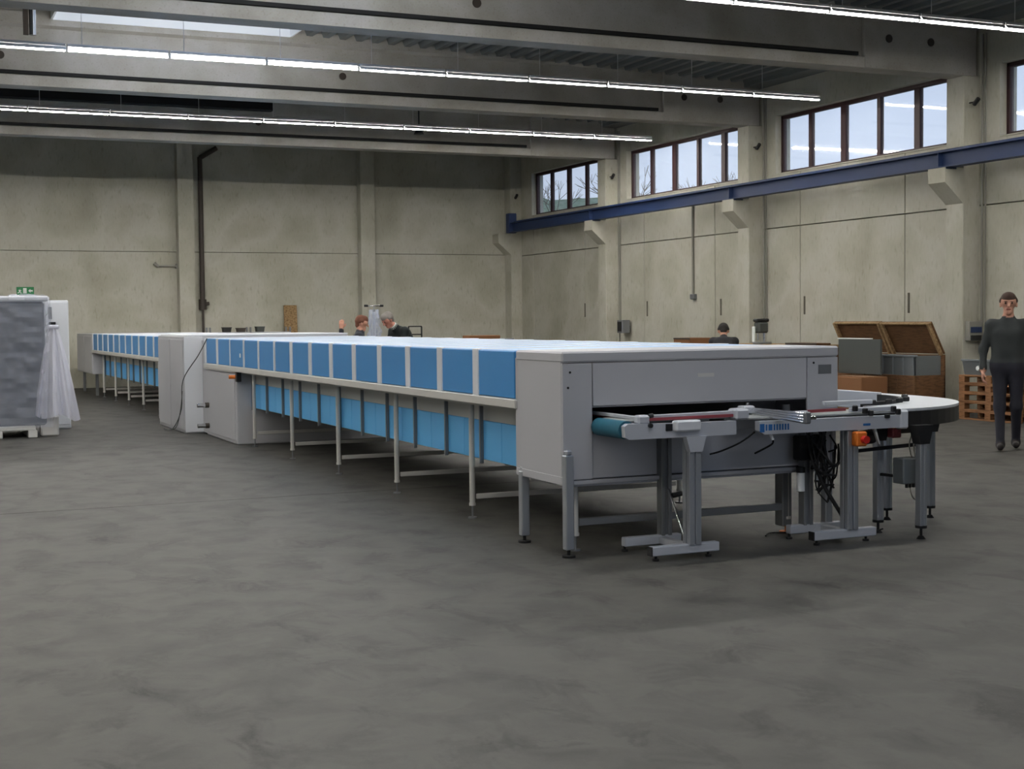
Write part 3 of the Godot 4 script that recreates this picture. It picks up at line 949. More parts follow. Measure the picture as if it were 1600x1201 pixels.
func exit_conveyor() -> void:
	var t := thing("exit_conveyor", "short belt conveyor with teal end roller and red guide strip on a grey H-foot stand", "conveyor")
	stand(t, 4.39, 4.89, -7.71, -8.12, 0.77, 4.70, 4.735)
	var d := Shape.new()
	d.cyl(Vector3(4.75, 0.40, -8.09), Vector3(4.72, 0.12, -7.84), 0.009, 8)
	put("strut", d, M.chrome, t)
	var kn := Shape.new()
	kn.cyl(Vector3(4.76, 0.36, -8.06), Vector3(4.83, 0.37, -8.06), 0.018, 8)
	put("clamp_knob", kn, M.black_plastic, t)
	# belt round two rollers whose axes run along z
	var b := Shape.new()
	b.span(Vector3(4.24, 0.888, -8.06), Vector3(5.06, 0.902, -7.75), 0.003)
	b.span(Vector3(4.24, 0.792, -8.06), Vector3(5.06, 0.802, -7.75))
	put("belt", b, M.belt_grey, t)
	var ro := Shape.new()
	ro.cyl(Vector3(4.235, 0.842, -8.10), Vector3(4.235, 0.842, -7.73), 0.058, 20)
	put("end_roller", ro, M.teal_belt, t)
	var wx := Shape.new()
	wx.cyl(Vector3(4.235, 0.842, -8.115), Vector3(4.235, 0.842, -7.71), 0.02, 10)
	put("roller_axle", wx, M.light_metal, t)
	var pl := PackedVector2Array([Vector2(4.20, 0.80), Vector2(4.23, 0.785), Vector2(5.02, 0.785), Vector2(5.02, 0.875), Vector2(4.62, 0.875), Vector2(4.22, 0.885), Vector2(4.195, 0.87)])
	var fr := Shape.new()
	fr.prism(pl, Vector3(0, 0, -7.725), Vector3.RIGHT, Vector3.UP, Vector3(0, 0, 0.045))
	put("front_rail", fr, M.light_metal, t)
	var rr := Shape.new()
	rr.span(Vector3(4.26, 0.80, -8.11), Vector3(5.06, 0.88, -8.07), 0.004)
	put("rear_rail", rr, M.light_metal, t)
	spanned("motor_block", Vector3(4.545, 0.825, -7.70), Vector3(4.73, 0.895, -7.635), M.machine_white, t, 0.01)
	spanned("motor_plate", Vector3(4.49, 0.83, -7.70), Vector3(4.535, 0.875, -7.67), M.dark_gap, t)
	var br := Shape.new()
	br.prism(PackedVector2Array([Vector2(-0.075, 0.79), Vector2(0.075, 0.79), Vector2(0.045, 0.69), Vector2(-0.045, 0.69)]), Vector3(4.70, 0, -7.70), Vector3.RIGHT, Vector3.UP, Vector3(0, 0, 0.05))
	put("bracket", br, M.light_metal, t)
	# guide rails with a red edge
	var g := Shape.new()
	g.bar(Vector3(4.26, 0.925, -8.45), Vector3(4.335, 0.912, -7.76), 0.03, 0.022, 0.003)
	g.bar(Vector3(4.36, 0.918, -7.74), Vector3(5.02, 0.925, -7.74), 0.03, 0.026, 0.003)
	put("guide_rail", g, M.light_metal, t)
	var r := Shape.new()
	r.bar(Vector3(4.28, 0.910, -8.45), Vector3(4.355, 0.897, -7.74), 0.016, 0.016)
	r.bar(Vector3(4.36, 0.905, -7.722), Vector3(5.02, 0.908, -7.722), 0.014, 0.018)
	put("red_strip", r, M.red_strip, t)
	spanned("corner_clamp", Vector3(4.30, 0.875, -7.76), Vector3(4.385, 0.935, -7.69), M.light_metal, t, 0.012)
	for q in [[Vector3(4.39, 0.925, -7.72), Vector3(4.42, 0.93, -7.72)], [Vector3(4.375, 0.87, -7.69), Vector3(4.375, 0.87, -7.66)]]:
		var ck := Shape.new()
		ck.cyl(q[0], q[1], 0.015, 8)
		put("clamp_knob", ck, M.black_plastic, t)
	spanned("rail_block", Vector3(5.02, 0.878, -7.79), Vector3(5.125, 0.95, -7.68), M.light_metal, t, 0.012)

func transfer_conveyor() -> void:
	var t := thing("transfer_conveyor", "transfer conveyor with bright chrome guide rods and blue lettering on an H-foot stand", "conveyor")
	stand(t, 5.66, 6.18, -7.745, -8.06, 0.77, 5.97, 5.84)
	var cs := Shape.new()
	cs.prism(PackedVector2Array([Vector2(5.20, 0.80), Vector2(5.24, 0.775), Vector2(6.38, 0.775), Vector2(6.41, 0.80), Vector2(6.41, 0.885), Vector2(6.36, 0.885), Vector2(6.36, 0.862), Vector2(5.20, 0.862)]), Vector3(0, 0, -7.735), Vector3.RIGHT, Vector3.UP, Vector3(0, 0, 0.05))
	put("front_rail", cs, M.light_metal, t)
	var rr := Shape.new()
	rr.span(Vector3(5.2, 0.78, -8.11), Vector3(6.40, 0.87, -8.07), 0.004)
	put("rear_rail", rr, M.light_metal, t)
	var bl := Shape.new()
	bl.span(Vector3(5.16, 0.872, -8.06), Vector3(6.38, 0.886, -7.74), 0.003)
	put("belt", bl, M.belt_grey, t)
	spanned("end_cap", Vector3(6.35, 0.765, -7.745), Vector3(6.425, 0.895, -7.675), M.machine_white, t, 0.012)
	# four chrome rods between two clamps
	for k in 4:
		var rd := Shape.new()
		var dy := -0.018 * k
		rd.cyl(Vector3(5.355 - 0.012 * k, 0.925 + dy * 0.4, -8.02), Vector3(5.345 - 0.008 * k, 0.925 + dy, -7.36), 0.0085, 10)
		put("guide_rod", rd, M.chrome, t)
	spanned("rod_clamp", Vector3(5.27, 0.885, -8.06), Vector3(5.37, 0.945, -7.98), M.light_metal, t, 0.01)
	spanned("rod_clamp", Vector3(5.315, 0.862, -7.37), Vector3(5.36, 0.94, -7.335), M.dull_steel, t, 0.008)
	for q in [[Vector3(5.33, 0.945, -8.02), Vector3(5.33, 0.965, -8.02)], [Vector3(5.36, 0.90, -7.35), Vector3(5.40, 0.90, -7.35)]]:
		var kb := Shape.new()
		kb.cyl(q[0], q[1], 0.012, 8)
		put("clamp_knob", kb, M.chrome, t)
	# red strip, side guides and stop pieces along the top
	var rs := Shape.new()
	rs.bar(Vector3(5.66, 0.905, -7.80), Vector3(5.98, 0.908, -7.80), 0.012, 0.02)
	put("red_strip", rs, M.red_strip, t)
	for q in [[Vector3(5.42, 0.893, -7.80), Vector3(5.66, 0.897, -7.80)], [Vector3(5.98, 0.905, -7.755), Vector3(6.34, 0.905, -7.755)], [Vector3(5.98, 0.935, -8.05), Vector3(6.4, 0.935, -8.05)]]:
		var gd := Shape.new()
		gd.bar(q[0], q[1], 0.03, 0.03, 0.004)
		put("side_guide", gd, M.light_metal, t)
	for p in [Vector3(6.0, 0.918, -7.72), Vector3(6.06, 0.9, -7.69), Vector3(6.10, 0.885, -7.68), Vector3(6.31, 0.905, -7.70), Vector3(6.34, 0.885, -7.69)]:
		piece("stop_piece", box_mesh(Vector3(0.035, 0.04, 0.03), 0.006), p, M.black_plastic, t)
	spanned("sensor", Vector3(6.22, 0.845, -7.69), Vector3(6.255, 0.872, -7.665), M.black_plastic, t, 0.004)
	# blue lettering, too small to read: a row of upright strokes as on the casing
	var x := 5.25
	for w in [0.012, 0.03, 0.012, 0.012, 0.012, 0.012, 0.012, 0.012]:
		spanned("blue_letter", Vector3(x, 0.80, -7.686), Vector3(x + w, 0.84, -7.683), M.logo_blue, t)
		x += w + 0.01
	spanned("logo_mark", Vector3(6.04, 0.80, -7.686), Vector3(6.10, 0.815, -7.683), M.logo_blue, t)
	spanned("logo_field", Vector3(5.205, 0.79, -7.6865), Vector3(5.24, 0.845, -7.683), M.logo_blue, t)
	# two angled hose nipples below the casing
	var hp := Shape.new()
	hp.cyl(Vector3(5.31, 0.775, -7.72), Vector3(5.33, 0.735, -7.72), 0.012, 8)
	put("hose_nipple", hp, M.machine_white, t)
	for q in [[Vector3(5.21, 0.79, -7.75), Vector3(5.13, 0.72, -7.8), Vector3(5.05, 0.66, -7.9), Vector3(5.02, 0.63, -8.0)], [Vector3(5.33, 0.735, -7.72), Vector3(5.34, 0.70, -7.75), Vector3(5.31, 0.63, -7.9)]]:
		var hz := Shape.new()
		hz.hose(q, 0.0065)
		put("air_hose", hz, M.black_rubber, t)
	# emergency stop under the rail
	var eb := spanned("stop_box", Vector3(5.95, 0.665, -7.70), Vector3(6.04, 0.765, -7.635), M.signal_orange, t, 0.01)
	var ek := Shape.new()
	ek.cyl(Vector3(6.005, 0.712, -7.635), Vector3(6.005, 0.712, -7.60), 0.026, 14)
	put("stop_button", ek, M.signal_red, eb)
	var mo := Shape.new()
	mo.cyl(Vector3(6.13, 0.70, -7.85), Vector3(6.28, 0.70, -7.9), 0.05, 14)
	put("motor", mo, M.black_plastic, t)
	var vb := Shape.new()
	vb.prism(PackedVector2Array([Vector2(0, 0), Vector2(0.02, 0), Vector2(0.055, -0.11), Vector2(0.045, -0.11)]), Vector3(6.15, 0.775, -7.73), Vector3.RIGHT, Vector3.UP, Vector3(0, 0, 0.02))
	put("v_bracket", vb, M.machine_trim, t)
	var air := Shape.new()
	air.cyl(Vector3(5.79, 0.46, -8.05), Vector3(5.79, 0.33, -8.05), 0.03, 14)
	var af := put("air_filter", air, M.kerb_white, t)
	var ac := Shape.new()
	ac.cyl(Vector3(5.79, 0.46, -8.05), Vector3(5.79, 0.50, -8.05), 0.033, 14)
	ac.cyl(Vector3(5.83, 0.40, -8.05), Vector3(5.83, 0.5, -8.05), 0.012, 8)
	put("filter_head", ac, M.black_plastic, af)
	spanned("valve_block", Vector3(5.74, 0.55, -8.08), Vector3(5.96, 0.72, -7.98), M.dark_gap, t, 0.01)
	var rng := RandomNumberGenerator.new()
	rng.seed = 12
	var cb := Shape.new()
	for k in 22:
		var a := Vector3(rng.randf_range(5.72, 5.98), rng.randf_range(0.62, 0.78), rng.randf_range(-7.98, -7.78))
		var e := Vector3(rng.randf_range(5.84, 5.98), rng.randf_range(0.24, 0.62), rng.randf_range(-8.0, -7.80))
		var m := (a + e) * 0.5 + Vector3(rng.randf_range(-0.08, 0.05), rng.randf_range(-0.12, -0.02), rng.randf_range(-0.02, 0.06))
		cb.hose([a, m, e], rng.randf_range(0.004, 0.009), 5, 6)
	put("cable_bundle", cb, M.black_rubber, t)
	var dg := Shape.new()
	dg.hose([Vector3(5.80, 0.52, -7.9), Vector3(5.86, 0.36, -7.86), Vector3(5.96, 0.16, -7.80), Vector3(5.99, 0.06, -7.85)], 0.014, 8)
	put("thick_cable", dg, M.black_rubber, t)
	var fc := Shape.new()
	fc.hose([Vector3(5.99, 0.02, -7.86), Vector3(6.05, 0.008, -8.0), Vector3(6.2, 0.008, -8.05), Vector3(6.36, 0.008, -8.0), Vector3(6.44, 0.03, -7.97)], 0.006)
	fc.hose([Vector3(5.60, 0.008, -8.2), Vector3(5.72, 0.008, -8.3), Vector3(5.9, 0.008, -8.22), Vector3(6.0, 0.008, -8.28)], 0.006)
	tag(put("floor_cable", fc, M.black_rubber), "thin black cable lying on the floor between the conveyor stands", "cable")

func curve_conveyor() -> void:
	var t := thing("curve_conveyor", "curved conveyor with pale bed and black outer skirt on four grey posts", "conveyor")
	var C := Vector3(6.38, 0, -8.89)
	var ro := 1.17
	var ri := 0.77
	var seg := 18
	var bed := Shape.new()
	var skirt := Shape.new()
	var inner := Shape.new()
	for i in seg:
		var a0 := PI / 2 * i / seg
		var a1 := PI / 2 * (i + 1) / seg
		var d0 := Vector3(sin(a0), 0, cos(a0))
		var d1 := Vector3(sin(a1), 0, cos(a1))
		var y1 := Vector3(0, 0.90, 0)
		var y0 := Vector3(0, 0.88, 0)
		bed.quad(C + d0 * ri + y1, C + d0 * ro + y1, C + d1 * ro + y1, C + d1 * ri + y1, Vector3.UP)
		bed.quad(C + d0 * ri + y0, C + d0 * ro + y0, C + d1 * ro + y0, C + d1 * ri + y0, Vector3.DOWN)
		bed.quad(C + d0 * ro + y0, C + d0 * ro + y1, C + d1 * ro + y1, C + d1 * ro + y0, d0)
		bed.quad(C + d0 * ri + y0, C + d0 * ri + y1, C + d1 * ri + y1, C + d1 * ri + y0, -d0)
		for q in [[skirt, ro - 0.015, ro + 0.0, 0.775, 0.885], [inner, ri - 0.03, ri + 0.0, 0.80, 0.925]]:
			var sh: Shape = q[0]
			var ua := Vector3(0, q[3], 0)
			var ub := Vector3(0, q[4], 0)
			for rr in [[q[1], -1.0], [q[2], 1.0]]:
				sh.quad(C + d0 * rr[0] + ua, C + d0 * rr[0] + ub, C + d1 * rr[0] + ub, C + d1 * rr[0] + ua, d0 * rr[1])
			sh.quad(C + d0 * q[1] + ub, C + d0 * q[2] + ub, C + d1 * q[2] + ub, C + d1 * q[1] + ub, Vector3.UP)
			sh.quad(C + d0 * q[1] + ua, C + d0 * q[2] + ua, C + d1 * q[2] + ua, C + d1 * q[1] + ua, Vector3.DOWN)
	put("bed", bed, M.machine_white, t)
	put("outer_skirt", skirt, M.black_plastic, t)
	put("inner_guide", inner, M.black_plastic, t)
	var st := Shape.new()
	st.span(C + Vector3(ri, 0.88, -1.5), C + Vector3(ro, 0.90, 0), 0.003)
	put("straight_bed", st, M.machine_white, t)
	var sr := Shape.new()
	sr.span(C + Vector3(ro - 0.02, 0.80, -1.5), C + Vector3(ro + 0.02, 0.90, 0), 0.004)
	sr.span(C + Vector3(ri - 0.02, 0.80, -1.5), C + Vector3(ri + 0.02, 0.94, 0), 0.004)
	put("side_rail", sr, M.light_metal, t)
	# clips and small parts on the inner guide
	var cl := Shape.new()
	for a in [0.08, 0.3, 0.5, 0.72, 1.1]:
		cl.cbox(C + Vector3(sin(a) * (ri + 0.03), 0.925, cos(a) * (ri + 0.03)), Vector3(0.05, 0.035, 0.03), 0.006)
	put("guide_clip", cl, M.black_plastic, t)
	var box_l := Shape.new()
	box_l.span(Vector3(6.5, 0.71, -8.06), Vector3(6.83, 0.80, -7.9), 0.01)
	put("under_frame", box_l, M.dark_pipe, t)
	# posts
	for p in [Vector3(6.50, 0, -7.64), Vector3(6.42, 0, -8.0), Vector3(6.88, 0, -8.47), Vector3(7.24, 0, -8.41), Vector3(7.17, 0, -10.2), Vector3(7.53, 0, -10.2)]:
		var s := Shape.new()
		var top := 0.67 if p.z > -9.0 else 0.80
		s.span(p + Vector3(-0.029, 0.09, -0.029), p + Vector3(-0.004, top, 0.029), 0.004)
		s.span(p + Vector3(0.004, 0.09, -0.029), p + Vector3(0.029, top, 0.029), 0.004)
		s.span(p + Vector3(-0.02, 0.09, -0.023), p + Vector3(0.02, top, 0.023))
		var l := put("post", s, M.aluminium, t)
		var f := Shape.new()
		f.cyl(p + Vector3(0, 0.075, 0), p + Vector3(0, 0.092, 0), 0.04, 14)
		f.cyl(p + Vector3(0, 0.02, 0), p + Vector3(0, 0.08, 0), 0.01, 8)
		f.cyl(p + Vector3(0, 0, 0), p + Vector3(0, 0.022, 0), 0.032, 14, 0.016)
		put("levelling_foot", f, M.black_rubber, l)
		if p.z > -9.0:
			var hd := Shape.new()
			hd.prism(PackedVector2Array([Vector2(-0.04, 0.66), Vector2(0.04, 0.66), Vector2(0.075, 0.79), Vector2(-0.075, 0.79)]), p + Vector3(0, 0, -0.04), Vector3.RIGHT, Vector3.UP, Vector3(0, 0, 0.08))
			put("post_head", hd, M.black_plastic, l)
	var bx := Shape.new()
	bx.span(Vector3(6.43, 0.37, -7.86), Vector3(6.62, 0.55, -7.74), 0.008)
	var cbx := put("control_box", bx, M.zinc, t)
	var gl := Shape.new()
	for k in 4:
		gl.cyl(Vector3(6.49 + 0.03 * k, 0.34, -7.78), Vector3(6.49 + 0.03 * k, 0.37, -7.78), 0.011, 8)
	put("cable_gland", gl, M.black_plastic, cbx)
	var cs := Shape.new()
	cs.hose([Vector3(6.52, 0.34, -7.78), Vector3(6.53, 0.27, -7.76), Vector3(6.59, 0.25, -7.75), Vector3(6.62, 0.31, -7.75)], 0.005)
	cs.hose([Vector3(6.55, 0.55, -7.8), Vector3(6.53, 0.64, -7.8), Vector3(6.6, 0.72, -7.85)], 0.005)
	cs.hose([Vector3(6.58, 0.55, -7.8), Vector3(6.57, 0.65, -7.8), Vector3(6.66, 0.72, -7.85)], 0.005)
	cs.hose([Vector3(6.6, 0.55, -7.8), Vector3(6.62, 0.62, -7.78), Vector3(6.7, 0.70, -7.85)], 0.005)
	put("control_cable", cs, M.conduit_grey, cbx)
	var rl := Shape.new()
	rl.bar(Vector3(6.2, 0.60, -7.95), Vector3(6.62, 0.64, -7.8), 0.02, 0.025)
	rl.bar(Vector3(6.42, 0.42, -7.97), Vector3(6.45, 0.42, -7.80), 0.02, 0.02)
	put("cable_tray", rl, M.dark_gap, t)
	var em := spanned("stop_box", Vector3(6.47, 0.68, -7.98), Vector3(6.55, 0.75, -7.9), M.red_strip, t, 0.01)
	spanned("box_lid", Vector3(6.472, 0.75, -7.975), Vector3(6.548, 0.757, -7.905), M.signal_yellow, em)

# ---------------------------------------------------------------- goods round the hall
func rippled(at: Vector3, size: Vector3, amp: float, sd: int) -> Shape:
	# the five outer faces of a box as crumpled film
	var nz := FastNoiseLite.new()
	nz.seed = sd
	nz.frequency = 2.2
	nz.fractal_octaves = 3
	var s := Shape.new()
	var h := size * 0.5
	for face in [[Vector3.RIGHT, Vector3.UP, Vector3.BACK], [Vector3.RIGHT, Vector3.UP, Vector3.FORWARD], [Vector3.BACK, Vector3.UP, Vector3.RIGHT], [Vector3.BACK, Vector3.UP, Vector3.LEFT], [Vector3.RIGHT, Vector3.BACK, Vector3.UP]]:
		var U: Vector3 = face[0]
		var V: Vector3 = face[1]
		var N: Vector3 = face[2]
		var q := 26
		var pts := []
		for j in q + 1:
			for i in q + 1:
				var p: Vector3 = U * (2.0 * i / q - 1.0) + V * (2.0 * j / q - 1.0) + N
				p = p * h
				var e := 1.0 - pow(maxf(absf(2.0 * i / q - 1.0), absf(2.0 * j / q - 1.0)), 6.0)
				p += N * amp * e * (nz.get_noise_3d(p.x * 1.2, p.y * 3.0, p.z * 1.2) + 0.12 * sin(p.y * 38.0 + p.x * 9.0 + 9.0 * nz.get_noise_3d(p.x, p.y, p.z)))
				pts.append(at + p)
		for j in q:
			for i in q:
				var a: int = j * (q + 1) + i
				s.quad(pts[a], pts[a + 1], pts[a + q + 2], pts[a + q + 1], N)
	return s

func crumpled_tube(h: float, r0: float, r1: float, sd: int) -> Shape:
	# film gathered round a pole: a tapering skin with sharp irregular folds
	var nz := FastNoiseLite.new()
	nz.seed = sd
	nz.frequency = 2.6
	nz.fractal_octaves = 4
	var s := Shape.new()
	var q := 26
	var rows := 44
	var pts := []
	for j in rows + 1:
		var y := h * j / rows
		for i in q + 1:
			var a := TAU * (i % q) / q
			var r := lerpf(r0, r1, float(j) / rows)
			r *= 1.0 + 1.1 * nz.get_noise_3d(cos(a) * 0.7, y * 1.6, sin(a) * 0.7) + 0.35 * nz.get_noise_3d(cos(a) * 3.0, y * 5.0, sin(a) * 3.0)
			pts.append(Vector3(cos(a) * r, y + 0.02, sin(a) * r))
	for j in rows:
		for i in q:
			var k: int = j * (q + 1) + i
			s.quad(pts[k], pts[k + 1], pts[k + q + 2], pts[k + q + 1], Vector3(pts[k].x, 0, pts[k].z))
	return s

func wrapped_goods() -> void:
	var t := thing("wrapped_machine", "dark machine wrapped in clear stretch film standing on a white skid", "machine", Vector3(1.38, 0, -20.75))
	spanned("body", Vector3(-0.66, 0.16, -0.6), Vector3(0.60, 1.86, 0.56), M.wrapped_body, t, 0.03)
	spanned("door", Vector3(-0.62, 0.3, 0.555), Vector3(-0.1, 1.8, 0.575), M.wrapped_body, t, 0.01)
	put("stretch_film", rippled(Vector3(0.0, 1.03, 0.0), Vector3(1.30, 1.80, 1.24), 0.075, 5), M.stretch_film, t)
	put("film_overlap", rippled(Vector3(0.30, 1.03, 0.05), Vector3(0.74, 1.78, 1.24), 0.09, 15), M.stretch_film, t)
	var tp := Shape.new()
	tp.span(Vector3(-0.64, 1.865, -0.6), Vector3(0.66, 1.935, 0.62), 0.025)
	put("foam_lid", tp, M.machine_white, t)
	spanned("skid_deck", Vector3(-0.72, 0.10, -0.62), Vector3(0.44, 0.16, 0.64), M.machine_trim, t, 0.008)
	for x in [-0.6, -0.05, 0.40]:
		spanned("skid_runner", Vector3(x - 0.06, 0.0, -0.62), Vector3(x + 0.06, 0.10, 0.66), M.machine_trim, t, 0.008)
	# the sheet draped over the corner: a bunched top fanning out to the floor in folds
	var s := Shape.new()
	var rows := 18
	var colsn := 40
	var grid := []
	for j in rows + 1:
		var v := float(j) / rows
		for i in colsn + 1:
			var u := float(i) / colsn
			var half := lerpf(0.05, 0.31, pow(v, 0.75))
			var x := 0.70 + (u * 2.0 - 1.0) * half + 0.05 * v
			var y := 1.50 - v * lerpf(1.20, 1.27, u) - 0.04 * sin(u * 9.0) * v
			var z := 0.72 + 0.05 * sin(u * 17.0 + 1.0) * (0.3 + v) + 0.03 * sin(u * 41.0) * v - 0.25 * pow(absf(u * 2.0 - 1.0), 2.0) * (0.3 + 0.7 * v)
			grid.append(Vector3(x, y, z))
	for j in rows:
		for i in colsn:
			var a: int = j * (colsn + 1) + i
			s.quad(grid[a], grid[a + 1], grid[a + colsn + 2], grid[a + colsn + 1], Vector3.BACK)
	put("draped_sheet", s, M.plastic_sheet, t)
	spanned("sheet_knot", Vector3(0.62, 1.48, 0.62), Vector3(0.78, 1.54, 0.74), M.plastic_sheet, t, 0.02)
	spanned("foam_block", Vector3(0.52, 0.0, 0.30), Vector3(0.76, 0.28, 0.52), M.machine_trim, t, 0.02)
	var cb := thing("switch_cabinet", "narrow white switch cabinet with a dark latch behind the film-wrapped machine", "cabinet", Vector3(2.30, 0, -21.6))
	spanned("body", Vector3(-0.24, 0.0, -0.3), Vector3(0.16, 1.90, 0.0), M.machine_white, cb, 0.015)
	spanned("door", Vector3(-0.22, 0.06, 0.0), Vector3(0.145, 1.87, 0.018), M.machine_white, cb, 0.006)
	spanned("latch", Vector3(-0.13, 1.62, 0.018), Vector3(-0.08, 1.80, 0.03), M.dull_steel, cb, 0.005)
	spanned("latch_handle", Vector3(-0.12, 1.54, 0.018), Vector3(-0.03, 1.58, 0.05), M.dark_gap, cb, 0.005)
	# escape route sign on the back wall
	var sg := thing("exit_sign", "green escape sign with a white running figure high on the back wall", "sign", Vector3(3.0, 2.34, ZB))
	spanned("plate", Vector3(-0.19, -0.09, 0.0), Vector3(0.20, 0.09, 0.03), M.sign_green, sg, 0.004)
	var pic := Shape.new()
	var z1 := 0.032
	pic.span(Vector3(-0.045, -0.06, 0.028), Vector3(0.035, 0.065, z1))
	pic.prism(PackedVector2Array([Vector2(0.07, 0.0), Vector2(0.12, 0.045), Vector2(0.12, 0.018), Vector2(0.17, 0.018), Vector2(0.17, -0.018), Vector2(0.12, -0.018), Vector2(0.12, -0.045)]), Vector3(0, 0, 0.028), Vector3.RIGHT, Vector3.UP, Vector3(0, 0, 0.004))
	var man := [[-0.105, 0.045, -0.105, 0.047, 0.016], [-0.115, 0.02, -0.125, -0.02, 0.014], [-0.125, -0.02, -0.09, -0.04, 0.01], [-0.09, -0.04, -0.10, -0.07, 0.009], [-0.125, -0.02, -0.15, -0.05, 0.01], [-0.15, -0.05, -0.175, -0.05, 0.008], [-0.115, 0.02, -0.085, 0.0, 0.007], [-0.115, 0.02, -0.15, 0.01, 0.007]]
	for m in man:
		pic.bar(Vector3(m[0], m[1], 0.03), Vector3(m[2], m[3] + 0.001, 0.03), 0.004, m[4] * 2.0)
	put("pictogram", pic, M.sign_white, sg)

func pallet(at: Vector3, label: String, group: String, turn := 0.0) -> void:
	var t := thing("wooden_pallet", label, "pallet", at, group)
	t.rotation.y = turn
	var long := box_mesh(Vector3(0.1, 0.022, 1.2), 0.003)
	var cross := box_mesh(Vector3(0.8, 0.022, 0.12), 0.003)
	var block := box_mesh(Vector3(0.1, 0.075, 0.12), 0.004)
	for x in [-0.35, 0.0, 0.35]:
		piece("runner", long, Vector3(x, 0.011, 0), M.pallet_wood, t)
		for z in [-0.54, 0.0, 0.54]:
			piece("block", block, Vector3(x, 0.0595, z), M.pallet_wood, t)
	for z in [-0.54, 0.0, 0.54]:
		piece("stringer", cross, Vector3(0, 0.1, z), M.pallet_wood, t)
	for x in [-0.35, -0.17, 0.0, 0.17, 0.35]:
		piece("deck_board", long, Vector3(x, 0.1205, 0), M.pallet_wood, t)

func crate(at: Vector3, label: String, depth: float, open: float, tub: bool) -> void:
	# chest with vertical planks, hinged lid raised over it; local x = 0 is the front, z across
	var t := thing("wooden_crate", label, "crate", at)
	var n := 6
	for k in n:
		spanned("plank", Vector3(0, 0.02, depth * (k / float(n)) + 0.006 - depth), Vector3(0.03, 0.62, depth * ((k + 1) / float(n)) - 0.006 - depth), M.crate_wood, t, 0.004)
	spanned("end_wall", Vector3(0.03, 0.02, -depth), Vector3(0.60, 0.62, -depth + 0.03), M.crate_wood, t, 0.004)
	spanned("end_wall", Vector3(0.03, 0.02, -0.03), Vector3(0.60, 0.62, 0.0), M.crate_wood, t, 0.004)
	spanned("rear_wall", Vector3(0.57, 0.02, -depth), Vector3(0.60, 0.93, 0.0), M.crate_wood, t, 0.004)
	spanned("bottom_board", Vector3(0.0, 0.0, -depth), Vector3(0.60, 0.03, 0.0), M.crate_wood, t)
	var hinge := Vector3(0.575, 0.94, 0)
	var dir := Vector3(-cos(open), sin(open), 0)
	var nn := Vector3(sin(open), cos(open), 0)
	var s := Shape.new()
	s.cbox(hinge + dir * 0.28 + nn * 0.012 + Vector3(0, 0, -depth / 2), Vector3(0.56, 0.024, depth), 0.004, Basis(dir, nn, dir.cross(nn)))
	var lid := put("lid", s, M.crate_wood, t)
	for z in [-depth + 0.04, -0.04]:
		var b := Shape.new()
		b.cbox(hinge + dir * 0.28 - nn * 0.03 + Vector3(0, 0, z), Vector3(0.56, 0.06, 0.05), 0.006, Basis(dir, nn, dir.cross(nn)))
		put("lid_batten", b, M.chip_board, lid)
	var e := Shape.new()
	e.cbox(hinge + dir * 0.545 - nn * 0.01 + Vector3(0, 0, -depth / 2), Vector3(0.03, 0.06, depth), 0.006, Basis(dir, nn, dir.cross(nn)))
	put("lid_edge", e, M.chip_board, lid)
	if tub:
		var w := Shape.new()
		w.span(Vector3(0.05, 0.6, -depth + 0.05), Vector3(0.07, 0.92, -0.05), 0.004)
		w.span(Vector3(0.05, 0.60, -depth + 0.05), Vector3(0.55, 0.92, -depth + 0.07), 0.004)
		w.span(Vector3(0.05, 0.60, -0.07), Vector3(0.55, 0.92, -0.05), 0.004)
		w.span(Vector3(0.03, 0.90, -depth + 0.03), Vector3(0.09, 0.935, -0.03), 0.006)
		for k in 5:
			w.span(Vector3(0.035, 0.62, -depth + 0.12 + k * 0.24), Vector3(0.055, 0.90, -depth + 0.15 + k * 0.24), 0.004)
		put("zinc_liner", w, M.zinc, t)

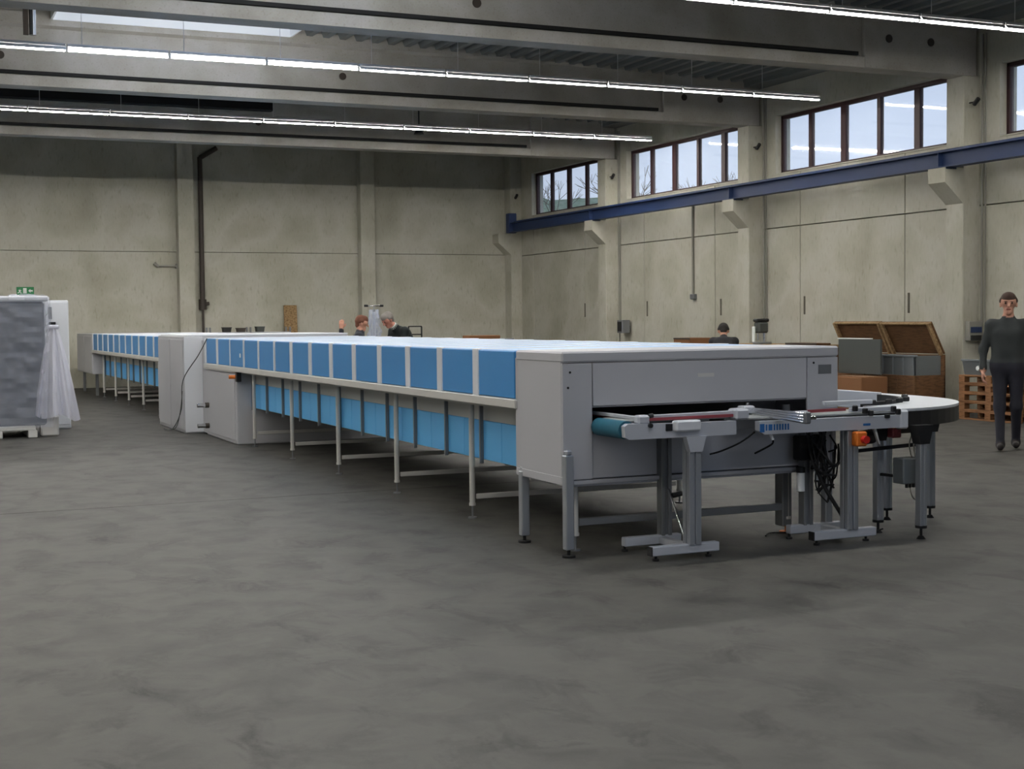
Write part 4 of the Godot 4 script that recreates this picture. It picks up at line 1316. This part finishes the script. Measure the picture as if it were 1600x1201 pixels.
func right_side_goods() -> void:
	crate(Vector3(14.28, 0, -18.14), "wooden crate with raised lid standing behind the dark upright sheet", 1.22, 1.12, false)
	crate(Vector3(14.28, 0, -16.94), "wooden crate with raised lid and ribbed zinc liner next to the column", 1.18, 1.08, true)
	# cardboard boxes in front of them with a dark sheet standing on top
	var boxes := [
		[Vector3(13.55, 0, -18.95), Vector3(0.5, 0.62, 0.78), "cardboard box left of the other carton under the dark upright sheet"],
		[Vector3(13.55, 0, -18.08), Vector3(0.5, 0.60, 0.80), "cardboard box at the crate with the zinc liner under the dark sheet's corner"],
	]
	for b in boxes:
		var at: Vector3 = b[0]
		var sz: Vector3 = b[1]
		var t := thing("cardboard_box", b[2], "box", at)
		spanned("carton", Vector3.ZERO, sz, M.cardboard, t, 0.012)
		spanned("flap", Vector3(0.01, sz.y, 0.01), Vector3(sz.x * 0.49, sz.y + 0.006, sz.z - 0.01), M.cardboard, t)
		spanned("flap", Vector3(sz.x * 0.51, sz.y, 0.01), Vector3(sz.x - 0.01, sz.y + 0.006, sz.z - 0.01), M.cardboard, t)
		spanned("tape", Vector3(sz.x * 0.45, sz.y + 0.006, 0.005), Vector3(sz.x * 0.55, sz.y + 0.008, sz.z - 0.005), M.chip_board, t)
	var ds := thing("dark_sheet", "dark grey upright sheet with a pale top edge standing on cardboard boxes", "sheet", Vector3(13.98, 0.63, -17.85))
	spanned("sheet", Vector3(-0.02, 0, -0.54), Vector3(0.02, 0.545, 0.50), M.dark_sheet, ds, 0.004)
	spanned("top_edge", Vector3(-0.024, 0.545, -0.56), Vector3(0.024, 0.562, 0.27), M.sign_white, ds, 0.003)
	var tools := [
		[Vector3(13.6, 0.63, -18.80), Vector3(0.14, 0.30, 0.12), "dull_steel", "steel_can", "grey steel can standing on the left cardboard box", "can"],
		[Vector3(13.62, 0.63, -18.55), Vector3(0.12, 0.16, 0.14), "signal_red", "red_tin", "small red tin standing in front of the dark upright sheet", "tin"],
		[Vector3(13.58, 0.63, -18.36), Vector3(0.10, 0.36, 0.09), "machine_trim", "white_canister", "slim white canister in front of the dark upright sheet", "canister"],
	]
	for q in tools:
		var t := thing(q[3], q[4], q[5], q[0])
		var sz: Vector3 = q[1]
		var s := Shape.new()
		s.cyl(Vector3(0, 0, 0), Vector3(0, sz.y * 0.8, 0), sz.x * 0.5, 14)
		s.cyl(Vector3(0, sz.y * 0.8, 0), Vector3(0, sz.y * 0.9, 0), sz.x * 0.5, 14, sz.x * 0.25)
		put("body", s, M[q[2]], t)
		var l := Shape.new()
		l.cyl(Vector3(0, sz.y * 0.9, 0), Vector3(0, sz.y, 0), sz.x * 0.25, 12)
		put("cap", l, M.black_plastic, t)
	# pallets
	for k in 5:
		pallet(Vector3(14.88, 0.1316 * k, -15.6), ["wooden pallet lying on the floor at the bottom of the stack by the column", "second wooden pallet from the floor in the stack by the column", "middle wooden pallet in the stack of five by the column", "fourth wooden pallet from the floor in the stack by the column", "topmost wooden pallet of the stack, under the grey tub"][k], "pallets stacked by the column", 0.01 * ((k * 37) % 5 - 2))
	var bn := thing("grey_tub", "grey plastic tub standing on the stack of wooden pallets", "tub", Vector3(14.85, 0.6585, -15.8))
	var s := Shape.new()
	s.prism(PackedVector2Array([Vector2(-0.28, 0), Vector2(0.28, 0), Vector2(0.33, 0.22), Vector2(0.30, 0.22), Vector2(0.26, 0.02), Vector2(-0.26, 0.02), Vector2(-0.30, 0.22), Vector2(-0.33, 0.22)]), Vector3(0, 0, -0.38), Vector3.RIGHT, Vector3.UP, Vector3(0, 0, 0.7))
	s.span(Vector3(-0.28, 0.0, -0.38), Vector3(0.28, 0.21, -0.36))
	s.span(Vector3(-0.28, 0.0, 0.30), Vector3(0.28, 0.21, 0.32))
	put("shell", s, M.zinc, bn)
	spanned("rim", Vector3(-0.345, 0.20, -0.39), Vector3(-0.30, 0.23, 0.33), M.zinc, bn, 0.004)
	var lb := Shape.new()
	lb.cyl(Vector3(-0.335, 0.10, -0.05), Vector3(-0.31, 0.10, -0.05), 0.035, 12)
	put("round_label", lb, M.sign_white, bn)
	var dk := thing("dark_box", "dark lidded box standing against the wall beyond the pallet stack", "bin", Vector3(15.2, 0, -14.5))  # added dark box that fills the dark shape beyond the pallets
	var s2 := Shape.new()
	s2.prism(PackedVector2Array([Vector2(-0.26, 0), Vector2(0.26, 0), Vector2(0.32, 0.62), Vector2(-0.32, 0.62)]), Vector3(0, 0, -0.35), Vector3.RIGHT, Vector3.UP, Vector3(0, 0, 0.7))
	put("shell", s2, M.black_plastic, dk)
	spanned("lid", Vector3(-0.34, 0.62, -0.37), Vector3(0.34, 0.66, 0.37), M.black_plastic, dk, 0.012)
	# wall box with a blue panel on the near side of the column
	var wx := thing("wall_box", "grey wall box with a blue panel on the column by the pallet stack", "wall box", Vector3(15.56, 1.18, -17.14))
	spanned("body", Vector3(-0.12, -0.05, 0), Vector3(0.14, 0.26, 0.10), M.conduit_grey, wx, 0.01)
	spanned("blue_panel", Vector3(-0.10, 0.08, 0.10), Vector3(0.12, 0.17, 0.115), M.crane_blue, wx, 0.004)
	spanned("socket", Vector3(-0.10, -0.04, 0.10), Vector3(0.10, 0.04, 0.13), M.black_plastic, wx, 0.006)
	# bench along the right wall, mostly behind the machine
	var wb := thing("work_bench", "wooden work bench against the wall under the windows", "bench", Vector3(14.6, 0, -20.95))
	spanned("bench_top", Vector3(-0.35, 1.0, -1.3), Vector3(0.4, 1.05, 1.3), M.chip_board, wb, 0.006)
	for x in [-0.3, 0.35]:
		for z in [-1.2, 1.2]:
			spanned("leg", Vector3(x - 0.04, 0, z - 0.04), Vector3(x + 0.04, 1.0, z + 0.04), M.crate_wood, wb, 0.006)
	var dp := thing("bench_drill", "small dark bench drill on the wooden bench under the windows", "drill", Vector3(14.4, 1.05, -21.2))
	spanned("base", Vector3(-0.12, 0, -0.12), Vector3(0.14, 0.04, 0.12), M.dull_steel, dp, 0.01)
	var c := Shape.new()
	c.cyl(Vector3(0.06, 0.03, 0), Vector3(0.06, 0.42, 0), 0.03, 10)
	put("column", c, M.chrome, dp)
	spanned("head", Vector3(-0.12, 0.20, -0.09), Vector3(0.10, 0.40, 0.09), M.dark_sheet, dp, 0.03)
	spanned("belt_cover", Vector3(-0.14, 0.40, -0.08), Vector3(0.12, 0.46, 0.08), M.black_plastic, dp, 0.02)
	var c2 := Shape.new()
	c2.cyl(Vector3(-0.08, 0.08, 0), Vector3(-0.08, 0.2, 0), 0.02, 8)
	put("chuck", c2, M.chrome, dp)
	spanned("guard", Vector3(-0.17, 0.04, -0.06), Vector3(-0.14, 0.32, 0.02), M.sign_white, dp, 0.008)
	for q in [[Vector3(14.5, 1.05, -19.95), Vector3(0.3, 0.035, 0.9), "crate_wood", "wooden_plank", "dark wooden plank lying on the bench right of the drill", "plank"], [Vector3(14.6, 0.0, -23.9), Vector3(0.5, 1.14, 0.62), "cardboard", "tall_carton", "tall brown carton standing by the wall beyond the bench", "carton"]]:
		var t := thing(q[3], q[4], q[5], q[0])
		var sz: Vector3 = q[1]
		spanned("body", Vector3(-sz.x / 2, 0, -sz.z / 2), Vector3(sz.x / 2, sz.y, sz.z / 2), M[q[2]], t, 0.008)
		spanned("edge_strip", Vector3(-sz.x / 2 - 0.004, sz.y - 0.03, -sz.z / 2), Vector3(-sz.x / 2, sz.y, sz.z / 2), M.dark_pipe, t)
	var lb2 := thing("column_box", "dark control box hanging on the wall column beyond the bench", "control box", Vector3(15.55, 1.2, -28.5))
	spanned("body", Vector3(-0.1, 0, -0.12), Vector3(0.1, 0.30, 0.14), M.dull_steel, lb2, 0.01)
	spanned("dark_face", Vector3(-0.115, 0.04, -0.08), Vector3(-0.1, 0.26, 0.10), M.black_plastic, lb2, 0.004)
	spanned("bracket_arm", Vector3(0.1, 0.1, -0.02), Vector3(0.17, 0.16, 0.04), M.dull_steel, lb2)

func back_side_goods() -> void:
	var bd := thing("leaning_board", "brown chipboard leaning against the cream back wall", "board", Vector3(9.38, 0, ZB + 0.05))
	var s := Shape.new()
	s.cbox(Vector3(0, 0.98, 0.09), Vector3(0.34, 1.97, 0.03), 0.006, Basis(Vector3.RIGHT, -0.075))
	put("panel", s, M.chip_board, bd)
	# low rack by the back wall seen over the machine's top
	var rk := thing("wall_rack", "low grey rack with bins along the back wall beside the brown pipe", "rack", Vector3(8.2, 0, ZB + 0.5))
	for x in [-1.0, 0.0, 1.0]:
		for z in [-0.2, 0.2]:
			spanned("upright", Vector3(x - 0.02, 0, z - 0.02), Vector3(x + 0.02, 1.42, z + 0.02), M.dull_steel, rk)
	for y in [0.3, 0.8, 1.27]:
		spanned("shelf", Vector3(-1.02, y, -0.22), Vector3(1.02, y + 0.03, 0.22), M.light_metal, rk, 0.004)
	for q in [[-0.55, 0.12, "black_plastic", "black"], [-0.2, 0.10, "dark_pipe", "brown"], [0.28, 0.13, "dark_sheet", "dark grey"]]:
		var b := thing("rack_bin", "small %s bin on the top shelf of the back wall rack" % q[3], "bin", Vector3(8.2 + q[0], 1.30, ZB + 0.5))
		var p := Shape.new()
		p.prism(PackedVector2Array([Vector2(-0.08, 0), Vector2(0.08, 0), Vector2(0.1, q[1]), Vector2(-0.1, q[1])]), Vector3(0, 0, -0.12), Vector3.RIGHT, Vector3.UP, Vector3(0, 0, 0.24))
		put("shell", p, M[q[2]], b)
		spanned("rim", Vector3(-0.108, q[1] - 0.012, -0.125), Vector3(0.108, q[1] + 0.004, 0.125), M[q[2]], b, 0.004)
	# something tall under crumpled clear film between the two men
	var wt := thing("film_wrapped_column", "slim glittering column of crumpled clear film between the two men", "wrapped goods", Vector3(7.67, 0, -23.0))
	var c := Shape.new()
	c.cyl(Vector3(0, 0, 0), Vector3(0, 1.70, 0), 0.03, 12)
	put("core", c, M.light_metal, wt)
	put("film", crumpled_tube(1.72, 0.17, 0.07, 9), M.plastic_clear, wt)
	var tb := Shape.new()
	tb.cyl(Vector3(-0.14, 1.80, 0), Vector3(0.14, 1.81, 0), 0.012, 8)
	tb.cyl(Vector3(0, 1.68, 0), Vector3(0, 1.81, 0), 0.012, 8)
	put("handle_bar", tb, M.chrome, wt)
	for x in [-0.14, 0.14]:
		var g := Shape.new()
		g.cyl(Vector3(x - 0.03, 1.805, 0), Vector3(x + 0.03, 1.805, 0), 0.02, 8)
		put("grip", g, M.black_rubber, wt)
	var ch := thing("wire_frame", "dark square wire frame behind the man in the black jacket", "frame", Vector3(8.42, 0, -23.0))
	var w := Shape.new()
	for p in [[Vector3(-0.12, 0, 0), Vector3(-0.12, 1.44, 0)], [Vector3(0.12, 0, 0), Vector3(0.12, 1.44, 0)], [Vector3(-0.12, 1.44, 0), Vector3(0.12, 1.44, 0)], [Vector3(-0.12, 1.30, 0), Vector3(0.12, 1.30, 0)], [Vector3(-0.12, 0.4, 0), Vector3(0.12, 0.4, 0)], [Vector3(-0.12, 0.02, -0.2), Vector3(-0.12, 0.02, 0.2)], [Vector3(0.12, 0.02, -0.2), Vector3(0.12, 0.02, 0.2)]]:
		w.bar(p[0], p[1], 0.02, 0.02)
	put("tubing", w, M.dark_gap, ch)
	var bx := thing("flat_parcel", "flat brown parcel on a trolley beyond the machine's far side", "parcel", Vector3(10.6, 0, -25.5))
	spanned("trolley_top", Vector3(-0.7, 1.13, -0.3), Vector3(0.7, 1.17, 0.3), M.dull_steel, bx, 0.006)
	for x in [-0.65, 0.65]:
		for z in [-0.25, 0.25]:
			spanned("trolley_leg", Vector3(x - 0.02, 0, z - 0.02), Vector3(x + 0.02, 1.13, z + 0.02), M.dull_steel, bx)
	spanned("parcel", Vector3(-0.2, 1.17, -0.2), Vector3(0.45, 1.235, 0.2), M.cardboard, bx, 0.01)

# ---------------------------------------------------------------- people
func lin(r: float, g: float, b: float) -> Color:
	return rgb(r, g, b).srgb_to_linear()

func human(called: String, label: String, at: Vector3, turn: float, J: Dictionary, col: Dictionary, hair: String) -> void:
	var t := thing(called, label, "person", at)
	t.rotation.y = turn
	var top: Color = col.top
	var legs: Color = col.legs
	var skin: Color = col.skin
	var shoe := lin(30, 27, 25)
	var pel: Vector3 = J.pelvis
	var che: Vector3 = J.chest
	var nek: Vector3 = J.neck
	var hd: Vector3 = J.head
	var side: Vector3 = (J.shoulder_r - J.shoulder_l).normalized()
	var b := []
	for s in [-1.0, 1.0]:
		b.append([pel + side * 0.075 * s + Vector3(0, 0.06, 0), pel.lerp(che, 0.5) + side * 0.06 * s, 0.115, 0.11, top])
		b.append([pel.lerp(che, 0.5) + side * 0.06 * s, che + side * 0.075 * s, 0.11, 0.125, top])
		b.append([pel + side * 0.075 * s, pel + side * 0.06 * s - Vector3(0, 0.02, 0), 0.12, 0.115, legs])
	b.append([J.shoulder_l, J.shoulder_r, 0.07, 0.07, top])
	b.append([che, nek, 0.11, 0.062, top])
	b.append([nek, nek.lerp(hd, 0.55), 0.058, 0.052, skin])
	for s in ["l", "r"]:
		var sh: Vector3 = J["shoulder_" + s]
		var el: Vector3 = J["elbow_" + s]
		var wr: Vector3 = J["wrist_" + s]
		b.append([sh, el, 0.062, 0.046, top])
		b.append([el, wr.lerp(el, 0.12), 0.046, 0.034, top])
		b.append([wr.lerp(el, 0.14), wr, 0.028, 0.026, skin])
		var hp: Vector3 = J["hip_" + s]
		var kn: Vector3 = J["knee_" + s]
		var an: Vector3 = J["ankle_" + s]
		b.append([hp, kn, 0.09, 0.062, legs])
		b.append([kn, an, 0.062, 0.046, legs])
		var toe: Vector3 = an + Vector3(0, -0.035, 0.16).rotated(Vector3.UP, J.get("foot_" + s, 0.0))
		b.append([an + Vector3(0, -0.03, -0.02), toe, 0.045, 0.036, shoe])
	var body := Shape.new()
	body.blend(b, 0.016, 0.045)
	# head with jaw, nose, ears, eyes and mouth, turned with the look direction
	var hb: Basis = J.get("look", Basis())
	var h := []
	h.append([hd + hb * Vector3(0, 0.035, -0.012), hd + hb * Vector3(0, 0.03, 0.012), 0.086, 0.084, skin])
	h.append([hd + hb * Vector3(0, -0.02, 0.012), hd + hb * Vector3(0, -0.085, 0.042), 0.066, 0.04, skin])
	h.append([hd + hb * Vector3(0, 0.01, 0.088), hd + hb * Vector3(0, -0.022, 0.106), 0.012, 0.015, skin])
	for s in [-1.0, 1.0]:
		h.append([hd + hb * Vector3(0.083 * s, 0.012, -0.005), hd + hb * Vector3(0.086 * s, -0.022, 0.0), 0.016, 0.012, skin])
		h.append([hd + hb * Vector3(0.032 * s, 0.012, 0.083), hd + hb * Vector3(0.033 * s, 0.012, 0.084), 0.011, 0.011, lin(60, 44, 38)])
		h.append([hd + hb * Vector3(0.02 * s, 0.03, 0.088), hd + hb * Vector3(0.046 * s, 0.032, 0.078), 0.008, 0.006, col.brow])
	h.append([hd + hb * Vector3(-0.02, -0.055, 0.079), hd + hb * Vector3(0.02, -0.055, 0.079), 0.007, 0.007, lin(150, 84, 76)])
	h.append([hd + hb * Vector3(0, -0.06, -0.02), nek.lerp(hd, 0.1), 0.055, 0.056, skin])
	body.blend(h, 0.0075, 0.012)
	for s in ["l", "r"]:
		var wr: Vector3 = J["wrist_" + s]
		var d: Vector3 = (wr - (J["elbow_" + s] as Vector3)).normalized()
		if J.has("hand_" + s): d = (J["hand_" + s] as Vector3).normalized()
		var sg := 1.0 if s == "r" else -1.0
		var fw := Vector3(0, 0, 1) if absf(d.z) < 0.8 else Vector3(0, 1, 0)
		fw = (fw - d * fw.dot(d)).normalized()
		var pn := d.cross(fw) * sg        # the way the fingers curl
		var f := []
		for q in [-0.024, 0.0, 0.024]:
			f.append([wr + d * 0.01 + fw * q * 0.6, wr + d * 0.085 + fw * q * 1.15, 0.02, 0.016, skin])
		var lens := [0.068, 0.08, 0.074, 0.058]
		for k in 4:
			var o := (1.5 - k) * 0.021
			var p0: Vector3 = wr + d * 0.085 + fw * o
			var p1: Vector3 = p0 + (d * 0.95 + pn * 0.3).normalized() * lens[k] * 0.5
			var p2: Vector3 = p1 + (d * 0.7 + pn * 0.7).normalized() * lens[k] * 0.5
			f.append([p0, p1, 0.0095, 0.0088, skin])
			f.append([p1, p2, 0.0088, 0.0078, skin])
		var tb: Vector3 = wr + d * 0.03 + fw * 0.03
		f.append([tb, tb + (d * 0.6 + fw * 0.7 + pn * 0.25).normalized() * 0.04, 0.013, 0.011, skin])
		f.append([tb + (d * 0.6 + fw * 0.7 + pn * 0.25).normalized() * 0.04, tb + (d * 0.7 + fw * 0.5 + pn * 0.4).normalized() * 0.072, 0.0105, 0.009, skin])
		body.blend(f, 0.006, 0.008)
	put("body", body, M.person_skin_and_clothes, t)
	var hr := Shape.new()
	hr.blend([
		[hd + hb * Vector3(0, 0.06, -0.03), hd + hb * Vector3(0, 0.066, 0.02), 0.086, 0.076, Color.WHITE],
		[hd + hb * Vector3(0, 0.02, -0.045), hd + hb * Vector3(0, -0.03, -0.05), 0.078, 0.055, Color.WHITE],
		[hd + hb * Vector3(-0.06, 0.04, -0.01), hd + hb * Vector3(0.06, 0.04, -0.01), 0.042, 0.042, Color.WHITE],
	], 0.009, 0.02)
	put("hair", hr, M[hair], t)
	if col.has("collar"):
		var cl := Shape.new()
		var up := (hd - nek).normalized()
		cl.cyl(nek + up * 0.0, nek + up * 0.05, 0.072, 16, 0.064)
		put("shirt_collar", cl, M.sign_white, t)

func people() -> void:
	var skin := lin(196, 146, 124)
	# the man walking up on the right
	human("person", "person in dark sweater and dark jeans walking towards the conveyor", Vector3(11.62, 0, -12.2), -0.75,
		{"pelvis": Vector3(0, 0.95, 0), "chest": Vector3(0, 1.32, 0.0), "neck": Vector3(0, 1.49, 0.0), "head": Vector3(0, 1.655, 0.03),
		"shoulder_l": Vector3(-0.18, 1.42, 0), "shoulder_r": Vector3(0.18, 1.42, 0), "elbow_l": Vector3(-0.27, 1.15, -0.02), "elbow_r": Vector3(0.27, 1.15, -0.06), "wrist_l": Vector3(-0.27, 0.90, 0.06), "wrist_r": Vector3(0.25, 0.96, 0.12),
		"hip_l": Vector3(-0.09, 0.92, 0), "hip_r": Vector3(0.09, 0.92, 0), "knee_l": Vector3(-0.09, 0.50, 0.05), "knee_r": Vector3(0.09, 0.50, 0.02), "ankle_l": Vector3(-0.08, 0.085, 0.10), "ankle_r": Vector3(0.09, 0.09, -0.16)},
		{"top": lin(44, 47, 48), "legs": lin(30, 32, 42), "skin": skin, "brow": lin(56, 40, 32)}, "hair_brown")
	# the man with the raised hand, facing right
	human("person", "person in dark top with reddish hair raising one hand behind the machine", Vector3(7.02, 0, -22.0), 1.25,
		{"pelvis": Vector3(0, 0.88, -0.06), "chest": Vector3(0, 1.20, 0.04), "neck": Vector3(0, 1.36, 0.07), "head": Vector3(0, 1.50, 0.10), "look": Basis(Vector3.RIGHT, 0.2),
		"shoulder_l": Vector3(-0.18, 1.29, 0.05), "shoulder_r": Vector3(0.18, 1.29, 0.05), "elbow_l": Vector3(-0.24, 1.06, 0.12), "elbow_r": Vector3(0.22, 1.16, -0.24), "wrist_l": Vector3(-0.14, 1.04, 0.34), "wrist_r": Vector3(0.22, 1.42, -0.24), "hand_r": Vector3(0.0, 1.0, 0.05),
		"hip_l": Vector3(-0.09, 0.85, -0.06), "hip_r": Vector3(0.09, 0.85, -0.06), "knee_l": Vector3(-0.10, 0.48, 0.08), "knee_r": Vector3(0.10, 0.48, 0.08), "ankle_l": Vector3(-0.10, 0.085, 0.0), "ankle_r": Vector3(0.10, 0.085, -0.02)},
		{"top": lin(48, 50, 56), "legs": lin(44, 46, 58), "skin": lin(202, 150, 126), "brow": lin(90, 60, 44)}, "hair_ginger")
	# the man bending over in a black jacket, facing left
	human("person", "person with grey hair in black jacket and white collar bending forward", Vector3(7.98, 0, -22.2), -1.35,
		{"pelvis": Vector3(0, 0.96, -0.12), "chest": Vector3(0, 1.31, 0.10), "neck": Vector3(0, 1.44, 0.25), "head": Vector3(0, 1.55, 0.37), "look": Basis(Vector3.RIGHT, 0.55),
		"shoulder_l": Vector3(-0.19, 1.37, 0.16), "shoulder_r": Vector3(0.19, 1.37, 0.16), "elbow_l": Vector3(-0.25, 1.12, 0.24), "elbow_r": Vector3(0.25, 1.12, 0.22), "wrist_l": Vector3(-0.16, 1.06, 0.46), "wrist_r": Vector3(0.16, 1.04, 0.44),
		"hip_l": Vector3(-0.09, 0.93, -0.12), "hip_r": Vector3(0.09, 0.93, -0.12), "knee_l": Vector3(-0.10, 0.50, -0.04), "knee_r": Vector3(0.10, 0.50, -0.04), "ankle_l": Vector3(-0.10, 0.085, -0.08), "ankle_r": Vector3(0.10, 0.085, -0.08)},
		{"top": lin(20, 22, 24), "legs": lin(36, 38, 44), "skin": lin(200, 140, 122), "brow": lin(110, 104, 98), "collar": true}, "hair_grey")
	# a dark figure stooping over the goods beyond the machine
	human("person", "person in dark clothes stooping beyond the front end of the machine", Vector3(12.9, 0, -20.1), 2.6,
		{"pelvis": Vector3(0, 0.88, -0.18), "chest": Vector3(0, 1.08, 0.12), "neck": Vector3(0, 1.18, 0.27), "head": Vector3(0, 1.30, 0.38), "look": Basis(Vector3.RIGHT, 0.7),
		"shoulder_l": Vector3(-0.18, 1.13, 0.18), "shoulder_r": Vector3(0.18, 1.13, 0.18), "elbow_l": Vector3(-0.22, 0.86, 0.22), "elbow_r": Vector3(0.22, 0.86, 0.22), "wrist_l": Vector3(-0.16, 0.72, 0.42), "wrist_r": Vector3(0.16, 0.72, 0.42),
		"hip_l": Vector3(-0.09, 0.85, -0.18), "hip_r": Vector3(0.09, 0.85, -0.18), "knee_l": Vector3(-0.10, 0.47, -0.02), "knee_r": Vector3(0.10, 0.47, -0.02), "ankle_l": Vector3(-0.10, 0.085, -0.12), "ankle_r": Vector3(0.10, 0.085, -0.12)},
		{"top": lin(30, 31, 34), "legs": lin(34, 36, 44), "skin": skin, "brow": lin(40, 32, 28)}, "hair_dark")

# ---------------------------------------------------------------- outside the windows
func outdoors() -> void:
	var g := tag(put("yard_ground", _slab(Vector3(XW + 0.4, -0.5, -1400), Vector3(900, -0.3, 300)), M.yard), "pale yard and meadow outside the windows", "ground", "", "structure")
	# a hillside with hedges and pale fields, 180 m away
	var nz := FastNoiseLite.new()
	nz.seed = 77
	nz.frequency = 0.012
	nz.fractal_octaves = 5
	var s := Shape.new()
	var cols := 110
	var rows := 16
	var pts := []
	for j in rows + 1:
		var v := float(j) / rows
		for i in cols + 1:
			var z := -1300.0 + 1450.0 * i / cols
			var x := 120.0 + 260.0 * v + 30.0 * nz.get_noise_2d(z, 900.0)
			var y := -0.4 + hill_top(z) * pow(v, 0.8) * (1.0 + 0.12 * nz.get_noise_2d(z, x))
			pts.append(Vector3(x, y, z))
	for j in rows:
		for i in cols:
			var a: int = j * (cols + 1) + i
			s.quad(pts[a], pts[a + 1], pts[a + cols + 2], pts[a + cols + 1], Vector3.UP)
	tag(put("hillside", s, M.hill), "green hillside seen through the far high windows", "hill", "", "structure")
	# houses on the slope
	var rng := RandomNumberGenerator.new()
	rng.seed = 5
	for k in 5:
		var z := -560.0 + 62.0 * k + rng.randf_range(-8, 8)
		var v := rng.randf_range(0.86, 0.96)
		var x := 120.0 + 260.0 * v
		var y := -0.4 + hill_top(z) * pow(v, 0.8) - 2.0
		var h := thing("house", "pale house with red roof on the hillside outside", "house", Vector3(x, y, z), "houses on the hillside")
		var w := rng.randf_range(5.0, 8.0)
		spanned("wall", Vector3(-4, -5, -w), Vector3(4, 6, w), M.house_wall, h)
		var r := Shape.new()
		r.prism(PackedVector2Array([Vector2(-4.6, 6), Vector2(4.6, 6), Vector2(0, 9.2)]), Vector3(0, 0, -w - 0.4), Vector3.RIGHT, Vector3.UP, Vector3(0, 0, 2 * w + 0.8))
		put("roof", r, M.house_roof, h)
		for q in 3:
			spanned("window", Vector3(-4.06, 1.5, -w * 0.7 + q * w * 0.6), Vector3(-3.98, 3.5, -w * 0.7 + q * w * 0.6 + 1.4), M.dark_gap, h)
	# bare trees beyond the far windows
	for k in 5:
		tree(Vector3(44 + 7 * (k % 3), -0.35, -118 + 13.0 * k), 9.5 + (k * 7 % 4), 100 + k)

func hill_top(z: float) -> float:
	return clampf(50.0 + (-486.0 - z) * 0.085, 20.0, 120.0)

func _slab(lo: Vector3, hi: Vector3) -> Shape:
	var s := Shape.new()
	s.span(lo, hi)
	return s

func tree(at: Vector3, h: float, sd: int) -> void:
	var t := thing("bare_tree", "bare brown tree standing outside beyond the far windows", "tree", at, "bare trees outside")
	var rng := RandomNumberGenerator.new()
	rng.seed = sd
	var tr := Shape.new()
	tr.cyl(Vector3.ZERO, Vector3(0, h * 0.45, 0), 0.22, 8, 0.15)
	put("trunk", tr, M.bark, t)
	var br := Shape.new()
	var work := [[Vector3(0, h * 0.42, 0), Vector3(0, 1, 0), h * 0.24, 0.13, 0]]
	while work.size():
		var w: Array = work.pop_back()
		var d: Vector3 = w[1]
		var e: Vector3 = w[0] + d * w[2]
		br.cyl(w[0], e, w[3], 5, w[3] * 0.65, false)
		if w[4] < 4:
			for q in 3:
				var nd := (d + Vector3(rng.randf_range(-0.8, 0.8), rng.randf_range(-0.25, 0.5), rng.randf_range(-0.8, 0.8))).normalized()
				work.append([e, nd, w[2] * rng.randf_range(0.62, 0.82), maxf(w[3] * 0.6, 0.018), w[4] + 1])
	put("branches", br, M.bark, t)
